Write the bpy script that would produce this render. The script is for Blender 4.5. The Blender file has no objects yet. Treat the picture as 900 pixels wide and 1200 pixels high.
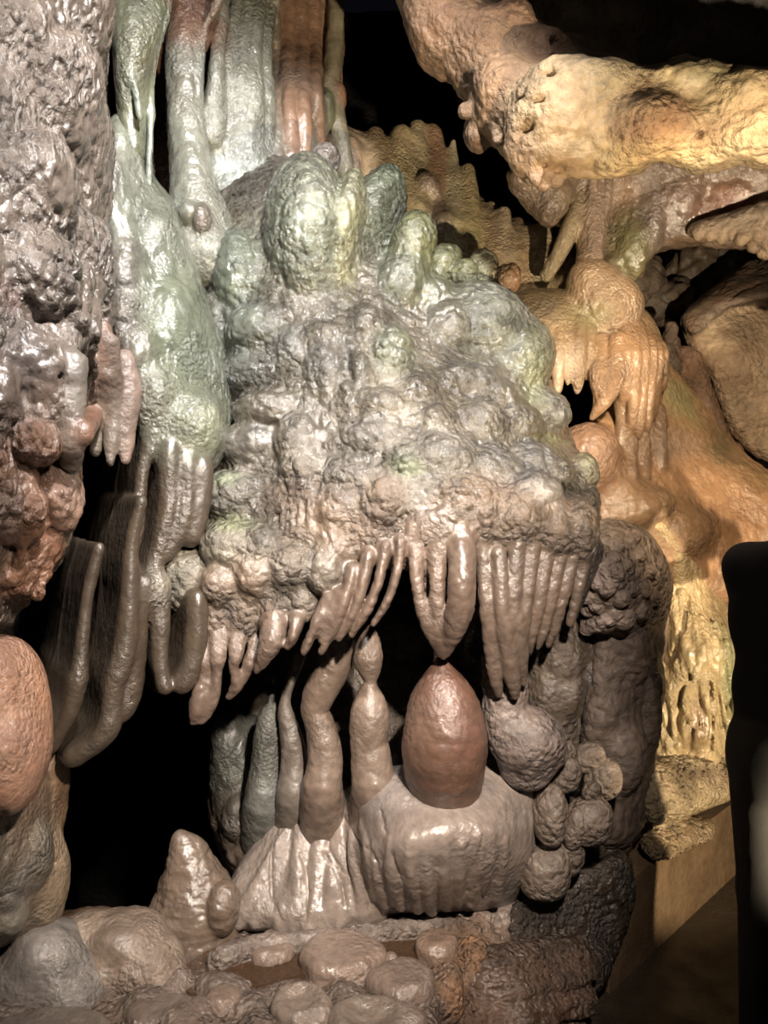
import bpy, math, random
import numpy as np
C = bpy.context.scene.collection
F = 900.0
EYE = 1.55
SAT = 0.7; ALB = 0.5
f32 = np.float32

def P(px, py, Y):
    return np.array([(px - 450) / F * Y, Y, EYE - (py - 600) / F * Y])

def lin(c):
    c = np.array(c, float) / 255.0
    c = np.where(c <= 0.04045, c / 12.92, ((c + 0.055) / 1.055) ** 2.4)
    g = c @ np.array([.3, .59, .11])
    return (g + (c - g) * SAT) * ALB

# ------------------------------------------------------------------ noise
def h3(i, j, k, s):
    h = (i.astype(np.uint32) * np.uint32(374761393) + j.astype(np.uint32) * np.uint32(668265263)
         + k.astype(np.uint32) * np.uint32(2246822519) + np.uint32(s * 3266489917 % 4294967296))
    h = (h ^ (h >> np.uint32(15))) * np.uint32(2246822519)
    h = (h ^ (h >> np.uint32(13))) * np.uint32(3266489917)
    return (h ^ (h >> np.uint32(16))).astype(f32) / f32(4294967295.0)

def vnoise(p, s=0):
    q = np.floor(p).astype(np.int64); f = (p - q).astype(f32); u = f * f * (3 - 2 * f)
    i, j, k = q[:, 0], q[:, 1], q[:, 2]
    r = 0
    for a in (0, 1):
        for b in (0, 1):
            for c in (0, 1):
                w = (u[:, 0] if a else 1 - u[:, 0]) * (u[:, 1] if b else 1 - u[:, 1]) * (u[:, 2] if c else 1 - u[:, 2])
                r = r + w * h3(i + a, j + b, k + c, s)
    return r * 2 - 1

def fbm(p, o=4, s=0):
    r = 0; a = 1.0; t = 0
    for n in range(o):
        r = r + a * vnoise(p * (2.03 ** n) + 17.3 * n, s + n); t += a; a *= 0.5
    return r / t

def worley(p, s=0):
    q = np.floor(p).astype(np.int64); f = (p - q).astype(f32)
    d1 = np.full(len(p), 9, f32); d2 = d1.copy()
    for a in (-1, 0, 1):
        for b in (-1, 0, 1):
            for c in (-1, 0, 1):
                i, j, k = q[:, 0] + a, q[:, 1] + b, q[:, 2] + c
                d = ((a + h3(i, j, k, s) - f[:, 0]) ** 2 + (b + h3(i, j, k, s + 1) - f[:, 1]) ** 2
                     + (c + h3(i, j, k, s + 2) - f[:, 2]) ** 2)
                d2 = np.minimum(d2, np.maximum(d, d1)); d1 = np.minimum(d1, d)
    return np.sqrt(d1), np.sqrt(d2)

def sstep(a, b, x):
    t = np.clip((x - a) / (b - a), 0, 1)
    return t * t * (3 - 2 * t)

def layer(p, kind, scale, amp, st=(1, 1, 1), s=5):
    """relief of a rock surface, in metres along the normal"""
    q = (p * np.array(st, f32)) / scale
    if kind == 'fbm':
        return amp * fbm(q, 4 if scale > .09 else 3 if scale > .045 else 2, s)
    if kind == 'ridge':
        return amp * (1 - 2 * np.abs(fbm(q, 2, s)))
    q = q + 0.35 * np.stack([vnoise(q * 1.3, s + 30), vnoise(q * 1.3, s + 31), vnoise(q * 1.3, s + 32)], 1)
    a, b = worley(q, s)
    if kind == 'lump':
        return amp * (1 - np.minimum(a, 1) ** 2 * 1.3)
    if kind == 'cobble':
        return amp * (sstep(0, 0.35, b - a) - 0.6)
    if kind == 'pit':
        return -amp * (1 - sstep(0.1, 0.5, a))

# ------------------------------------------------------------------ implicit rock bodies
def catmull(pts, n=4, closed=True):
    pts = np.array(pts, float); m = len(pts); out = []
    for i in range(m if closed else m - 1):
        if closed:
            a, b, c, d = (pts[(i + k - 1) % m] for k in range(4))
        else:
            a, b, c, d = (pts[min(max(i + k - 1, 0), m - 1)] for k in range(4))
        for t in np.linspace(0, 1, n, endpoint=False):
            out.append(0.5 * (2 * b + (c - a) * t + (2 * a - 5 * b + 4 * c - d) * t * t + (3 * b - a - 3 * c + d) * t ** 3))
    if not closed:
        out.append(pts[-1])
    return np.array(out)

def polydist(poly, X, Y):
    """signed distance to a closed outline, positive inside"""
    x, y = X.ravel(), Y.ravel()
    best = np.full(x.shape, 1e9); ins = np.zeros(x.shape, bool)
    for i in range(len(poly)):
        ax, ay = poly[i]; bx, by = poly[(i + 1) % len(poly)]
        dx, dy = bx - ax, by - ay
        L = dx * dx + dy * dy + 1e-9
        t = np.clip(((x - ax) * dx + (y - ay) * dy) / L, 0, 1)
        best = np.minimum(best, (x - ax - t * dx) ** 2 + (y - ay - t * dy) ** 2)
        if ay != by:
            ins ^= ((ay > y) != (by > y)) & (x < dx * (y - ay) / (by - ay) + ax)
    d = np.sqrt(best)
    return np.where(ins, d, -d).reshape(X.shape)

def ctrl_depth(ctrl, X, Y):
    c = np.array(ctrl, float); n = len(c)
    def ph(r2): return np.sqrt(r2 + 400.0)
    A = ph((c[:, None, 0] - c[None, :, 0]) ** 2 + (c[:, None, 1] - c[None, :, 1]) ** 2)
    M = np.zeros((n + 3, n + 3)); M[:n, :n] = A - 2.0 * np.eye(n)
    Q = np.c_[np.ones(n), c[:, :2]]; M[:n, n:] = Q; M[n:, :n] = Q.T
    w = np.linalg.solve(M, np.r_[c[:, 2], 0, 0, 0])
    out = w[n] + w[n + 1] * X + w[n + 2] * Y
    for i in range(n):
        out = out + w[i] * ph((X - c[i, 0]) ** 2 + (Y - c[i, 1]) ** 2)
    return np.clip(out, c[:, 2].min() - .25, c[:, 2].max() + .25)

def smin(a, b, k):
    h = np.maximum(k - np.abs(a - b), 0) / k
    return np.minimum(a, b) - h * h * (k * 0.25)

class Rock:
    def __init__(s, box, vox, tint, rough=1.0):
        x0, y0, x1, y1, ya, yb = box
        pts = np.array([P(x, y, Y) for x in (x0, x1) for y in (y0, y1) for Y in (ya, yb)])
        s.lo = pts.min(0); s.hi = pts.max(0); s.h = vox; s.ya, s.yb = ya, yb
        n = np.ceil((s.hi - s.lo) / vox).astype(int) + 1
        s.n = n; s.D = np.full(tuple(n), 0.5, f32)
        s.ax = [(s.lo[i] + vox * np.arange(n[i])).astype(f32) for i in range(3)]
        s.prims = []; s.parts = []; s.base = lin(tint); s.rough = rough; s.stains = []; s.dfn = None; s.cb = 0.012
    def part(s, name, under=0, **props):
        s.parts.append((name, props, under)); return len(s.parts)
    def add(s, fn, lo, hi, k=0.03, tint=None, part=0, rough=None, sub=False):
        m = k + 2 * s.h
        sl = []
        for i in range(3):
            a = int(max(0, math.floor((lo[i] - m - s.lo[i]) / s.h))); b = int(min(s.n[i], math.ceil((hi[i] + m - s.lo[i]) / s.h) + 1))
            if b <= a: return
            sl.append(slice(a, b))
        sl = tuple(sl)
        per = (sl[1].stop - sl[1].start) * (sl[2].stop - sl[2].start); ch = max(1, 600000 // per)
        for x in range(sl[0].start, sl[0].stop, ch):
            q = (slice(x, min(x + ch, sl[0].stop)), sl[1], sl[2])
            d = fn(s.ax[0][q[0]][:, None, None], s.ax[1][q[1]][None, :, None], s.ax[2][q[2]][None, None, :]).astype(f32)
            s.D[q] = -smin(-s.D[q], d, k) if sub else smin(s.D[q], d, k)
        if not sub:
            s.prims.append((fn, np.array(lo) - 0.06, np.array(hi) + 0.06, None if tint is None else lin(tint), part, s.rough if rough is None else rough))
    def hit(s, px, py, default=None):
        Y = np.arange(s.ya, s.yb, s.h * 0.5)
        q = np.stack([(px - 450) / F * Y, Y, EYE - (py - 600) / F * Y], 1)
        i = np.round((q - s.lo) / s.h).astype(int)
        ok = np.all((i >= 0) & (i < s.n), 1); i = i[ok]; Y = Y[ok]
        v = s.D[i[:, 0], i[:, 1], i[:, 2]]
        w = np.nonzero(v < 0)[0]
        if len(w): return float(Y[w[0]])
        if default is not None: return default
        return s.dfn(px, py) if s.dfn else float(Y[np.argmin(v)])
    # -- a body with a rounded rim: outline in the picture, depths at points, real thickness
    def pillow(s, poly, ctrl, R=0.15, T=0.6, k=0.04, tint=None, part=0, rough=None, smooth=True):
        po = catmull(poly) if smooth else np.array(poly, float)
        st = 4.0
        x0, y0 = po.min(0) - 60; x1, y1 = po.max(0) + 60
        gx = np.arange(x0, x1 + st, st); gy = np.arange(y0, y1 + st, st)
        GX, GY = np.meshgrid(gx, gy, indexing='ij')
        e = polydist(po, GX, GY)
        Yf = ctrl_depth(ctrl, GX, GY) if len(ctrl) > 2 else np.full(GX.shape, ctrl[0][2])
        em = e * Yf / F
        t = np.clip(R - em, 0, R)
        rec = R - np.sqrt(np.maximum(R * R - t * t, 0))
        Yr = Yf + rec
        pixm = Yf / F * st
        g0, g1 = np.gradient(Yr); sl = np.sqrt((g0 / pixm) ** 2 + (g1 / pixm) ** 2)
        cs = np.maximum(1 / np.sqrt(1 + sl * sl), 0.3)
        Yb = Yf + T - 0.6 * rec
        s.dfn = lambda px, py: float(ctrl_depth(ctrl, np.array(float(px)), np.array(float(py)))) if len(ctrl) > 2 else ctrl[0][2]
        maps = [m.astype(f32) for m in (Yr, cs, em, Yb)]
        def fn(X, Y, Z):
            X, Y, Z = np.broadcast_arrays(X, Y, Z)
            u = (450 + F * X / Y - x0) / st; v = (600 - F * (Z - EYE) / Y - y0) / st
            out_ = np.maximum(np.maximum(-u, u - (len(gx) - 1.01)), np.maximum(-v, v - (len(gy) - 1.01)))
            u = np.clip(u, 0, len(gx) - 1.01); v = np.clip(v, 0, len(gy) - 1.01)
            i = u.astype(np.int32); j = v.astype(np.int32); a = u - i; b = v - j
            r = [m[i, j] * (1 - a) * (1 - b) + m[i + 1, j] * a * (1 - b) + m[i, j + 1] * (1 - a) * b + m[i + 1, j + 1] * a * b for m in maps]
            d = np.maximum(np.maximum((r[0] - Y) * r[1], -r[2]), Y - r[3])
            return np.maximum(d, np.minimum(out_ * st * Y / F, 0.3)) if out_.max() > 0 else d
        Ya, Yz = float(Yf.min()), float(Yf.max() + T)
        pts = np.array([P(x, y, q) for x in (po[:, 0].min(), po[:, 0].max()) for y in (po[:, 1].min(), po[:, 1].max()) for q in (Ya, Yz)])
        s.add(fn, pts.min(0), pts.max(0), k, tint, part, rough)
    def ell(s, px, py, rx, ry, Y=None, rd=None, off=None, rot=0, k=0.03, tint=None, part=0, rough=None, sub=False, out=None):
        """ellipsoid: centre and radii in picture units at its depth; out = how far it stands proud of the surface (m)"""
        if Y is None:
            h = s.hit(px, py); r_ = rd if rd else (rx + ry) / 2 * h / F
            Y = h + (r_ - out if out is not None else (off or 0))
        c = P(px, py, Y).astype(f32); a = rx * Y / F; b = ry * Y / F; d = rd if rd else (a + b) / 2
        t = math.radians(rot); ct, stn = math.cos(t), math.sin(t)
        def fn(X, Yv, Z):
            x = X - c[0]; z = Z - c[2]; y = Yv - c[1]
            xr = x * ct + z * stn; zr = -x * stn + z * ct
            k0 = np.sqrt((xr / a) ** 2 + (y / d) ** 2 + (zr / b) ** 2); k1 = np.sqrt((xr / a ** 2) ** 2 + (y / d ** 2) ** 2 + (zr / b ** 2) ** 2)
            return k0 * (k0 - 1) / np.maximum(k1, 1e-4)
        m = max(a, b) if rot else 0
        r = np.array([max(a, m), d, max(b, m)])
        s.add(fn, c - r, c + r, k, tint, part, rough, sub)
    def tube3(s, q, r, k=0.012, tint=None, part=0, rough=None, sub=False, flat=1.0, kin=0.01):
        q = np.array(q, f32); r = np.array(r, f32)
        def fn(X, Y, Z):
            d = None
            for n in range(len(q) - 1):
                a, b = q[n], q[n + 1]; ab = (b - a) * np.array([1, flat, 1], f32); L = float((ab * ab).sum()) + 1e-9
                x, y, z = X - a[0], (Y - a[1]) * flat, Z - a[2]
                t = np.clip((x * ab[0] + y * ab[1] + z * ab[2]) / L, 0, 1)
                e = np.sqrt((x - t * ab[0]) ** 2 + (y - t * ab[1]) ** 2 + (z - t * ab[2]) ** 2) - (r[n] + (r[n + 1] - r[n]) * t)
                d = e if d is None else (np.minimum(d, e) if len(q) > 5 else smin(d, e, kin))
            return d
        R = float(r.max()) / min(flat, 1)
        s.add(fn, q.min(0) - R, q.max(0) + R, k, tint, part, rough, sub)
    def drip(s, pts, Y=None, off=0.0, k=0.012, tint=None, part=0, rough=None, sub=False, flat=1.0, kin=0.01, embed=0.0):
        """a run of rounded cones through picture points (x, y, radius)"""
        q = []; r = []; last = None
        for n, p in enumerate(pts):
            if len(p) > 3: y = p[3]
            elif Y is None:
                y = s.hit(p[0], p[1], last if last is not None else None) + off + embed * p[2] / F * 2; last = y - off - embed * p[2] / F * 2
            else: y = Y if np.isscalar(Y) else Y[n]
            q.append(P(p[0], p[1], y)); r.append(p[2] * y / F)
        if len(q) > 2:
            z = catmull(np.c_[np.array(q), r], 3, False); q, r = z[:, :3], np.maximum(z[:, 3], .002)
        s.tube3(q, r, k, tint, part, rough, sub, flat, kin)
    def crack(s, pts, r=2.5, sink=0.0, k=0.008):
        pp = catmull(pts, 4, False)
        s.drip([(x, y, r) for x, y in pp], None, sink, k, sub=True)
    def box3(s, c, hs, rz=0, rnd=0.02, k=0.02, tint=None, part=0, rough=None, sub=False, tilt=0):
        c = np.array(c, f32); ct, stn = math.cos(rz), math.sin(rz); ca, sa = math.cos(tilt), math.sin(tilt)
        def fn(X, Y, Z):
            x, y, z = X - c[0], Y - c[1], Z - c[2]
            x, y = x * ct + y * stn, -x * stn + y * ct
            x, z = x * ca + z * sa, -x * sa + z * ca
            a, b, d = np.abs(x) - hs[0] + rnd, np.abs(y) - hs[1] + rnd, np.abs(z) - hs[2] + rnd
            return np.sqrt(np.maximum(a, 0) ** 2 + np.maximum(b, 0) ** 2 + np.maximum(d, 0) ** 2) + np.minimum(np.maximum(np.maximum(a, b), d), 0) - rnd
        R = np.full(3, float(np.linalg.norm(hs)))
        s.add(fn, c - R, c + R, k, tint, part, rough, sub)
    def stain(s, px, py, rx, ry, tint, w=0.8, Y=None, edge=0.8, rd=None):  # local colour patch
        s.stains.append((px, py, rx, ry, lin(tint), w, Y, edge, rd))
    # -- to mesh
    def bake(s, name, mats, layers=(), origin=None, props=None, mat_of=None, seed=1):
        D, h = s.D, s.h
        D[0], D[-1] = np.maximum(D[0], h), np.maximum(D[-1], h)
        D[:, 0], D[:, -1] = np.maximum(D[:, 0], h), np.maximum(D[:, -1], h)
        D[:, :, 0], D[:, :, -1] = np.maximum(D[:, :, 0], h), np.maximum(D[:, :, -1], h)
        S = D < 0
        cnt = np.zeros(tuple(s.n - 1), np.int8)
        for a in (0, 1):
            for b in (0, 1):
                for c in (0, 1):
                    cnt += S[a:s.n[0] - 1 + a, b:s.n[1] - 1 + b, c:s.n[2] - 1 + c]
        mask = (cnt > 0) & (cnt < 8)
        idx = np.full(mask.shape, -1, np.int32)
        ii, jj, kk = np.nonzero(mask); n = len(ii)
        idx[ii, jj, kk] = np.arange(n)
        acc = np.zeros((n, 3), f32); w = np.zeros(n, f32)
        co = [(a, b, c) for a in (0, 1) for b in (0, 1) for c in (0, 1)]
        for A in co:
            for B in co:
                if sum(B) - sum(A) == 1 and all(y >= x for x, y in zip(A, B)):
                    va = D[ii + A[0], jj + A[1], kk + A[2]]; vb = D[ii + B[0], jj + B[1], kk + B[2]]
                    cr = (va < 0) != (vb < 0)
                    t = np.where(cr, va / np.where(cr, va - vb, 1), 0)
                    for m in range(3):
                        acc[:, m] += cr * (A[m] + t * (B[m] - A[m]))
                    w += cr
        V = (s.lo.astype(f32) + h * (np.stack([ii, jj, kk], 1) + acc / w[:, None])).astype(f32)
        def tri(p):
            u = np.clip((p - s.lo.astype(f32)) / h, 0, np.array(s.n) - 1.001).astype(f32); i = u.astype(np.int32); r = u - i; out = 0
            for a, b, c in co:
                out = out + D[i[:, 0] + a, i[:, 1] + b, i[:, 2] + c] * (r[:, 0] if a else 1 - r[:, 0]) * (r[:, 1] if b else 1 - r[:, 1]) * (r[:, 2] if c else 1 - r[:, 2])
            return out
        Q = []
        for axis in range(3):
            o = [1, 1, 1]; o[axis] = 0
            a = S[tuple(slice(o[m], s.n[m] - 1) for m in range(3))]
            hi = [slice(o[m], s.n[m] - 1) for m in range(3)]; hi[axis] = slice(1, s.n[axis])
            b = S[tuple(hi)]
            e = np.nonzero(a != b); inside = a[e]
            e = [e[m] + o[m] for m in range(3)]
            u, v = (axis + 1) % 3, (axis + 2) % 3
            def cell(du, dv):
                q = list(e); q[u] = q[u] + du; q[v] = q[v] + dv
                return idx[q[0], q[1], q[2]]
            q = np.stack([cell(-1, -1), cell(0, -1), cell(0, 0), cell(-1, 0)], 1)
            q[~inside] = q[~inside][:, ::-1]
            Q.append(q)
        Q = np.concatenate(Q)
        def normals(V):
            a, b, c, d = (V[Q[:, m]] for m in range(4))
            fn_ = np.cross(c - a, d - b)
            N = np.stack([sum(np.bincount(Q[:, m], fn_[:, x], n) for m in range(4)) for x in range(3)], 1)
            return (N / (np.linalg.norm(N, axis=1, keepdims=True) + 1e-12)).astype(f32)
        # settle the vertices: even out, then pull back on to the surface
        E_ = np.concatenate([Q[:, [0, 1]], Q[:, [1, 2]], Q[:, [2, 3]], Q[:, [3, 0]]])
        dg = np.bincount(E_[:, 0], minlength=n) + np.bincount(E_[:, 1], minlength=n)
        for it in range(3):
            av = np.stack([(np.bincount(E_[:, 0], V[E_[:, 1], x], n) + np.bincount(E_[:, 1], V[E_[:, 0], x], n)) / np.maximum(dg, 1) for x in range(3)], 1).astype(f32)
            V = V + .6 * (av - V)
            G = np.stack([tri(V + h * e) - tri(V - h * e) for e in np.eye(3, dtype=f32)], 1) / (2 * h)
            gl = np.linalg.norm(G, axis=1); st_ = np.clip(tri(V) / np.maximum(gl, .3), -.5 * h, .5 * h)
            V = V - (.8 if it < 2 else .5) * G / np.maximum(gl, 1e-3)[:, None] * st_[:, None]
        # colour, relief weight and part of each vertex
        cw = np.full(n, 1e-6, f32); col = np.tile(s.base.astype(f32), (n, 1)) * 1e-6; rg = np.full(n, s.rough * 1e-6, f32)
        dm = np.full(n, 9, f32); lab = np.zeros(n, np.int32)
        for fn, lo, hi, tint, part, rough in s.prims:
            m = np.nonzero(np.all((V > lo) & (V < hi), 1))[0]
            if not len(m): continue
            v = V[m]; d = fn(v[:, 0], v[:, 1], v[:, 2]).astype(f32)
            wt = np.exp(-np.clip(d / s.cb, -4, 30)).astype(f32)
            cw[m] += wt; col[m] += wt[:, None] * (s.base if tint is None else tint); rg[m] += wt * rough
            b = d < dm[m]; dm[m[b]] = d[b]; lab[m[b]] = part
        col /= cw[:, None]; rg /= cw
        for px, py, rx, ry, t, sw, Y, edge, rd in s.stains:
            Y = Y or s.hit(px, py); c = P(px, py, Y); a, b = rx * Y / F, ry * Y / F; d = rd or max(a, b, 0.25)
            r = np.sqrt(((V[:, 0] - c[0]) / a) ** 2 + ((V[:, 1] - c[1]) / d) ** 2 + ((V[:, 2] - c[2]) / b) ** 2)
            m = np.nonzero(r < 1.6)[0]
            if not len(m): continue
            rr = r[m] + 0.35 * fbm(V[m] / 0.05, 3, 77)
            wt = (sw * (1 - sstep(1 - edge, 1 + edge * .4, rr)))[:, None]
            col[m] = col[m] * (1 - wt) + t * wt
        N = normals(V)
        disp = np.zeros(n, f32)
        for L in layers:
            disp += layer(V, *L)
        V = V + N * (disp * rg)[:, None]
        N = normals(V)
        fl = lab[Q].max(1)
        org = np.array(origin if origin is not None else [V[:, 0].mean(), V[:, 1].mean(), V[:, 2].min()], f32)
        objs = {}
        for pid in range(len(s.parts) + 1):
            q = Q[fl == pid]
            if len(q) < 3 and pid: continue
            used, inv = np.unique(q, return_inverse=True); inv = inv.reshape(-1, 4)
            nm, pr = (name, props or {}) if pid == 0 else s.parts[pid - 1][:2]
            me = bpy.data.meshes.new(nm)
            me.vertices.add(len(used)); me.vertices.foreach_set('co', (V[used] - org).ravel())
            me.loops.add(inv.size); me.loops.foreach_set('vertex_index', inv.astype(np.int32).ravel())
            me.polygons.add(len(inv)); me.polygons.foreach_set('loop_start', np.arange(0, inv.size, 4, dtype=np.int32))
            me.update(calc_edges=True)
            me.polygons.foreach_set('use_smooth', np.ones(len(inv), bool))
            at = me.color_attributes.new('Col', 'FLOAT_COLOR', 'POINT')
            at.data.foreach_set('color', np.c_[col[used], np.ones(len(used))].astype(f32).ravel())
            me.normals_split_custom_set_from_vertices(N[used].tolist())
            pm = dict(pr); mt = pm.pop('mat', None) or mats
            me.materials.append(mt)
            o = bpy.data.objects.new(nm, me); C.objects.link(o)
            for a, b in pm.items(): o[a] = b
            if pid == 0:
                o.location = org
            else:
                o.parent = objs.get(s.parts[pid - 1][2], objs[0])
            objs[pid] = o
        s.D = None
        return objs[0]

def T(label, cat, group=None, kind=None):
    d = {'label': label, 'category': cat, 'kind': 'thing'}
    if group: d['group'] = group
    if kind: d['kind'] = kind
    return d

# ------------------------------------------------------------------ materials
def rock_mat(name, rough=(0.22, 0.5), bump=0.5, fine=60, pit=0.3, coat=0.3, var=0.35, spec=0.6, vein=None, st=(1, 1, 1), crack=0.0, dist=0.03, cell=None, wetz=None):
    m = bpy.data.materials.new(name); m.use_nodes = True
    nt = m.node_tree; N = nt.nodes; L = nt.links
    b = N['Principled BSDF']
    def nd(t, **kw):
        n = N.new(t)
        for k, v in kw.items():
            if k in n.inputs: n.inputs[k].default_value = v
            else: setattr(n, k, v)
        return n
    tc = nd('ShaderNodeTexCoord'); mp = nd('ShaderNodeMapping'); mp.inputs['Scale'].default_value = st
    L.new(tc.outputs['Object'], mp.inputs['Vector']); vec = mp.outputs['Vector']
    at = nd('ShaderNodeAttribute', attribute_name='Col')
    n1 = nd('ShaderNodeTexNoise', Scale=7.0, Detail=7.0, Roughness=0.65); L.new(vec, n1.inputs['Vector'])
    n2 = nd('ShaderNodeTexNoise', Scale=38.0, Detail=5.0, Roughness=0.6); L.new(vec, n2.inputs['Vector'])
    r1 = nd('ShaderNodeMapRange'); r1.inputs['From Min'].default_value = 0.3; r1.inputs['From Max'].default_value = 0.7
    r1.inputs['To Min'].default_value = 1 - var; r1.inputs['To Max'].default_value = 1 + var * 0.7
    L.new(n1.outputs['Fac'], r1.inputs['Value'])
    r2 = nd('ShaderNodeMapRange'); r2.inputs['From Min'].default_value = 0.3; r2.inputs['From Max'].default_value = 0.7
    r2.inputs['To Min'].default_value = 1 - var * 0.6; r2.inputs['To Max'].default_value = 1 + var * 0.5
    L.new(n2.outputs['Fac'], r2.inputs['Value'])
    mu = nd('ShaderNodeMath', operation='MULTIPLY'); L.new(r1.outputs[0], mu.inputs[0]); L.new(r2.outputs[0], mu.inputs[1])
    vm = nd('ShaderNodeVectorMath', operation='SCALE'); L.new(at.outputs['Color'], vm.inputs[0]); L.new(mu.outputs[0], vm.inputs['Scale'])
    cout = vm.outputs[0]
    if vein is not None:
        n3 = nd('ShaderNodeTexNoise', Scale=4.5, Detail=5.0, Roughness=0.6, Distortion=0.8); L.new(vec, n3.inputs['Vector'])
        r3 = nd('ShaderNodeMapRange'); r3.inputs['From Min'].default_value = 0.48; r3.inputs['From Max'].default_value = 0.66
        r3.inputs['To Max'].default_value = vein[3]
        L.new(n3.outputs['Fac'], r3.inputs['Value'])
        mx = nd('ShaderNodeMix', data_type='RGBA'); L.new(r3.outputs[0], mx.inputs[0]); L.new(cout, mx.inputs[6])
        mx.inputs[7].default_value = (*lin(vein[:3]), 1); cout = mx.outputs[2]
    L.new(cout, b.inputs['Base Color'])
    nr = nd('ShaderNodeTexNoise', Scale=11.0, Detail=4.0); L.new(tc.outputs['Object'], nr.inputs['Vector'])
    rr = nd('ShaderNodeMapRange'); rr.inputs['From Min'].default_value = 0.35; rr.inputs['From Max'].default_value = 0.65
    rr.inputs['To Min'].default_value = rough[0]; rr.inputs['To Max'].default_value = rough[1]
    L.new(nr.outputs['Fac'], rr.inputs['Value']); L.new(rr.outputs[0], b.inputs['Roughness'])
    b.inputs['Specular IOR Level'].default_value = spec
    nb = nd('ShaderNodeTexNoise', Scale=float(fine), Detail=5.0, Roughness=0.62); L.new(vec, nb.inputs['Vector'])
    vo = nd('ShaderNodeTexVoronoi', Scale=float(fine) * 1.1, feature='SMOOTH_F1'); vo.inputs['Smoothness'].default_value = 0.6
    if cell:
        vo.inputs['Scale'].default_value = cell; vo.inputs['Smoothness'].default_value = 0.15
        wv = nd('ShaderNodeTexNoise', Scale=cell * .5, Detail=2.0); L.new(vec, wv.inputs['Vector'])
        wq = nd('ShaderNodeVectorMath', operation='MULTIPLY_ADD'); L.new(wv.outputs['Color'], wq.inputs[0]); wq.inputs[1].default_value = (.03, .03, .03); L.new(vec, wq.inputs[2]); L.new(wq.outputs[0], vo.inputs['Vector'])
    else:
        L.new(vec, vo.inputs['Vector'])
    ad = nd('ShaderNodeMath', operation='MULTIPLY_ADD'); L.new(vo.outputs['Distance'], ad.inputs[0]); ad.inputs[1].default_value = -pit
    L.new(nb.outputs['Fac'], ad.inputs[2])
    hgt = ad.outputs[0]
    if crack:
        wn = nd('ShaderNodeTexNoise', Scale=16.0, Detail=3.0); L.new(vec, wn.inputs['Vector'])
        wm = nd('ShaderNodeVectorMath', operation='MULTIPLY_ADD'); L.new(wn.outputs['Color'], wm.inputs[0]); wm.inputs[1].default_value = (.06, .06, .06); L.new(vec, wm.inputs[2])
        ve = nd('ShaderNodeTexVoronoi', Scale=19.0, feature='DISTANCE_TO_EDGE'); L.new(wm.outputs[0], ve.inputs['Vector'])
        re = nd('ShaderNodeMapRange', interpolation_type='SMOOTHSTEP'); re.inputs['From Max'].default_value = 0.14; re.inputs['To Max'].default_value = crack
        L.new(ve.outputs['Distance'], re.inputs['Value'])
        ac = nd('ShaderNodeMath', operation='ADD'); L.new(hgt, ac.inputs[0]); L.new(re.outputs[0], ac.inputs[1]); hgt = ac.outputs[0]
    bp = nd('ShaderNodeBump', Strength=bump, Distance=dist); L.new(hgt, bp.inputs['Height'])
    nm_ = nd('ShaderNodeTexNoise', Scale=5.5, Detail=3.0); L.new(tc.outputs['Object'], nm_.inputs['Vector'])
    rm = nd('ShaderNodeMapRange'); rm.inputs['From Min'].default_value = 0.38; rm.inputs['From Max'].default_value = 0.62; rm.inputs['To Min'].default_value = bump * 0.35; rm.inputs['To Max'].default_value = min(1, bump * 1.25)
    L.new(nm_.outputs['Fac'], rm.inputs['Value']); L.new(rm.outputs[0], bp.inputs['Strength'])
    L.new(bp.outputs['Normal'], b.inputs['Normal'])
    if coat:
        b.inputs['Coat Weight'].default_value = coat; b.inputs['Coat Roughness'].default_value = 0.14; b.inputs['Coat IOR'].default_value = 1.45
        n5 = nd('ShaderNodeTexNoise', Scale=float(fine) * 1.6, Detail=3.0); L.new(tc.outputs['Object'], n5.inputs['Vector'])
        b2 = nd('ShaderNodeBump', Strength=min(1, bump * 0.9), Distance=0.008); L.new(n5.outputs['Fac'], b2.inputs['Height'])
        if wetz: b2.inputs['Strength'].default_value = .5; b.inputs['Coat Roughness'].default_value = .17
        else: L.new(bp.outputs['Normal'], b2.inputs['Normal'])
        L.new(b2.outputs['Normal'], b.inputs['Coat Normal'])
    if wetz:
        ge = nd('ShaderNodeNewGeometry'); sx = nd('ShaderNodeSeparateXYZ'); L.new(ge.outputs['Position'], sx.inputs[0])
        wn_ = nd('ShaderNodeMath', operation='MULTIPLY_ADD'); L.new(nr.outputs['Fac'], wn_.inputs[0]); wn_.inputs[1].default_value = .8; L.new(sx.outputs['Z'], wn_.inputs[2])
        wr = nd('ShaderNodeMapRange'); wr.inputs['From Min'].default_value = wetz[0] + .4; wr.inputs['From Max'].default_value = wetz[1] + .4; wr.inputs['To Min'].default_value = wetz[2]; wr.inputs['To Max'].default_value = coat
        L.new(wn_.outputs[0], wr.inputs['Value']); L.new(wr.outputs[0], b.inputs['Coat Weight'])
        ra = nd('ShaderNodeMath', operation='MULTIPLY_ADD'); L.new(wr.outputs[0], ra.inputs[0]); ra.inputs[1].default_value = -.3; ra.inputs[2].default_value = .3 * coat
        rs = nd('ShaderNodeMath', operation='ADD'); L.new(ra.outputs[0], rs.inputs[0]); L.new(rr.outputs[0], rs.inputs[1]); L.new(rs.outputs[0], b.inputs['Roughness'])
    return m
VS = 1.0
M_wet = rock_mat('wet_flowstone', (0.16, 0.34), 0.55, 80, 0.5, 1.0, 0.38, crack=.12, wetz=(.9, 1.7, .35))
M_lump = rock_mat('lumpy_flowstone', (0.18, 0.34), 0.8, 95, 1.3, 1.0, 0.45, crack=.08, cell=44, wetz=(1.25, 1.85, .12))
M_drip = rock_mat('smooth_dripstone', (0.32, 0.52), 0.3, 60, 0.3, 0.22, 0.32)
M_left = rock_mat('pitted_grey_rock', (0.2, 0.36), 0.7, 60, 0.8, 0.7, 0.4, st=(1, 1, .6))
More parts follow.
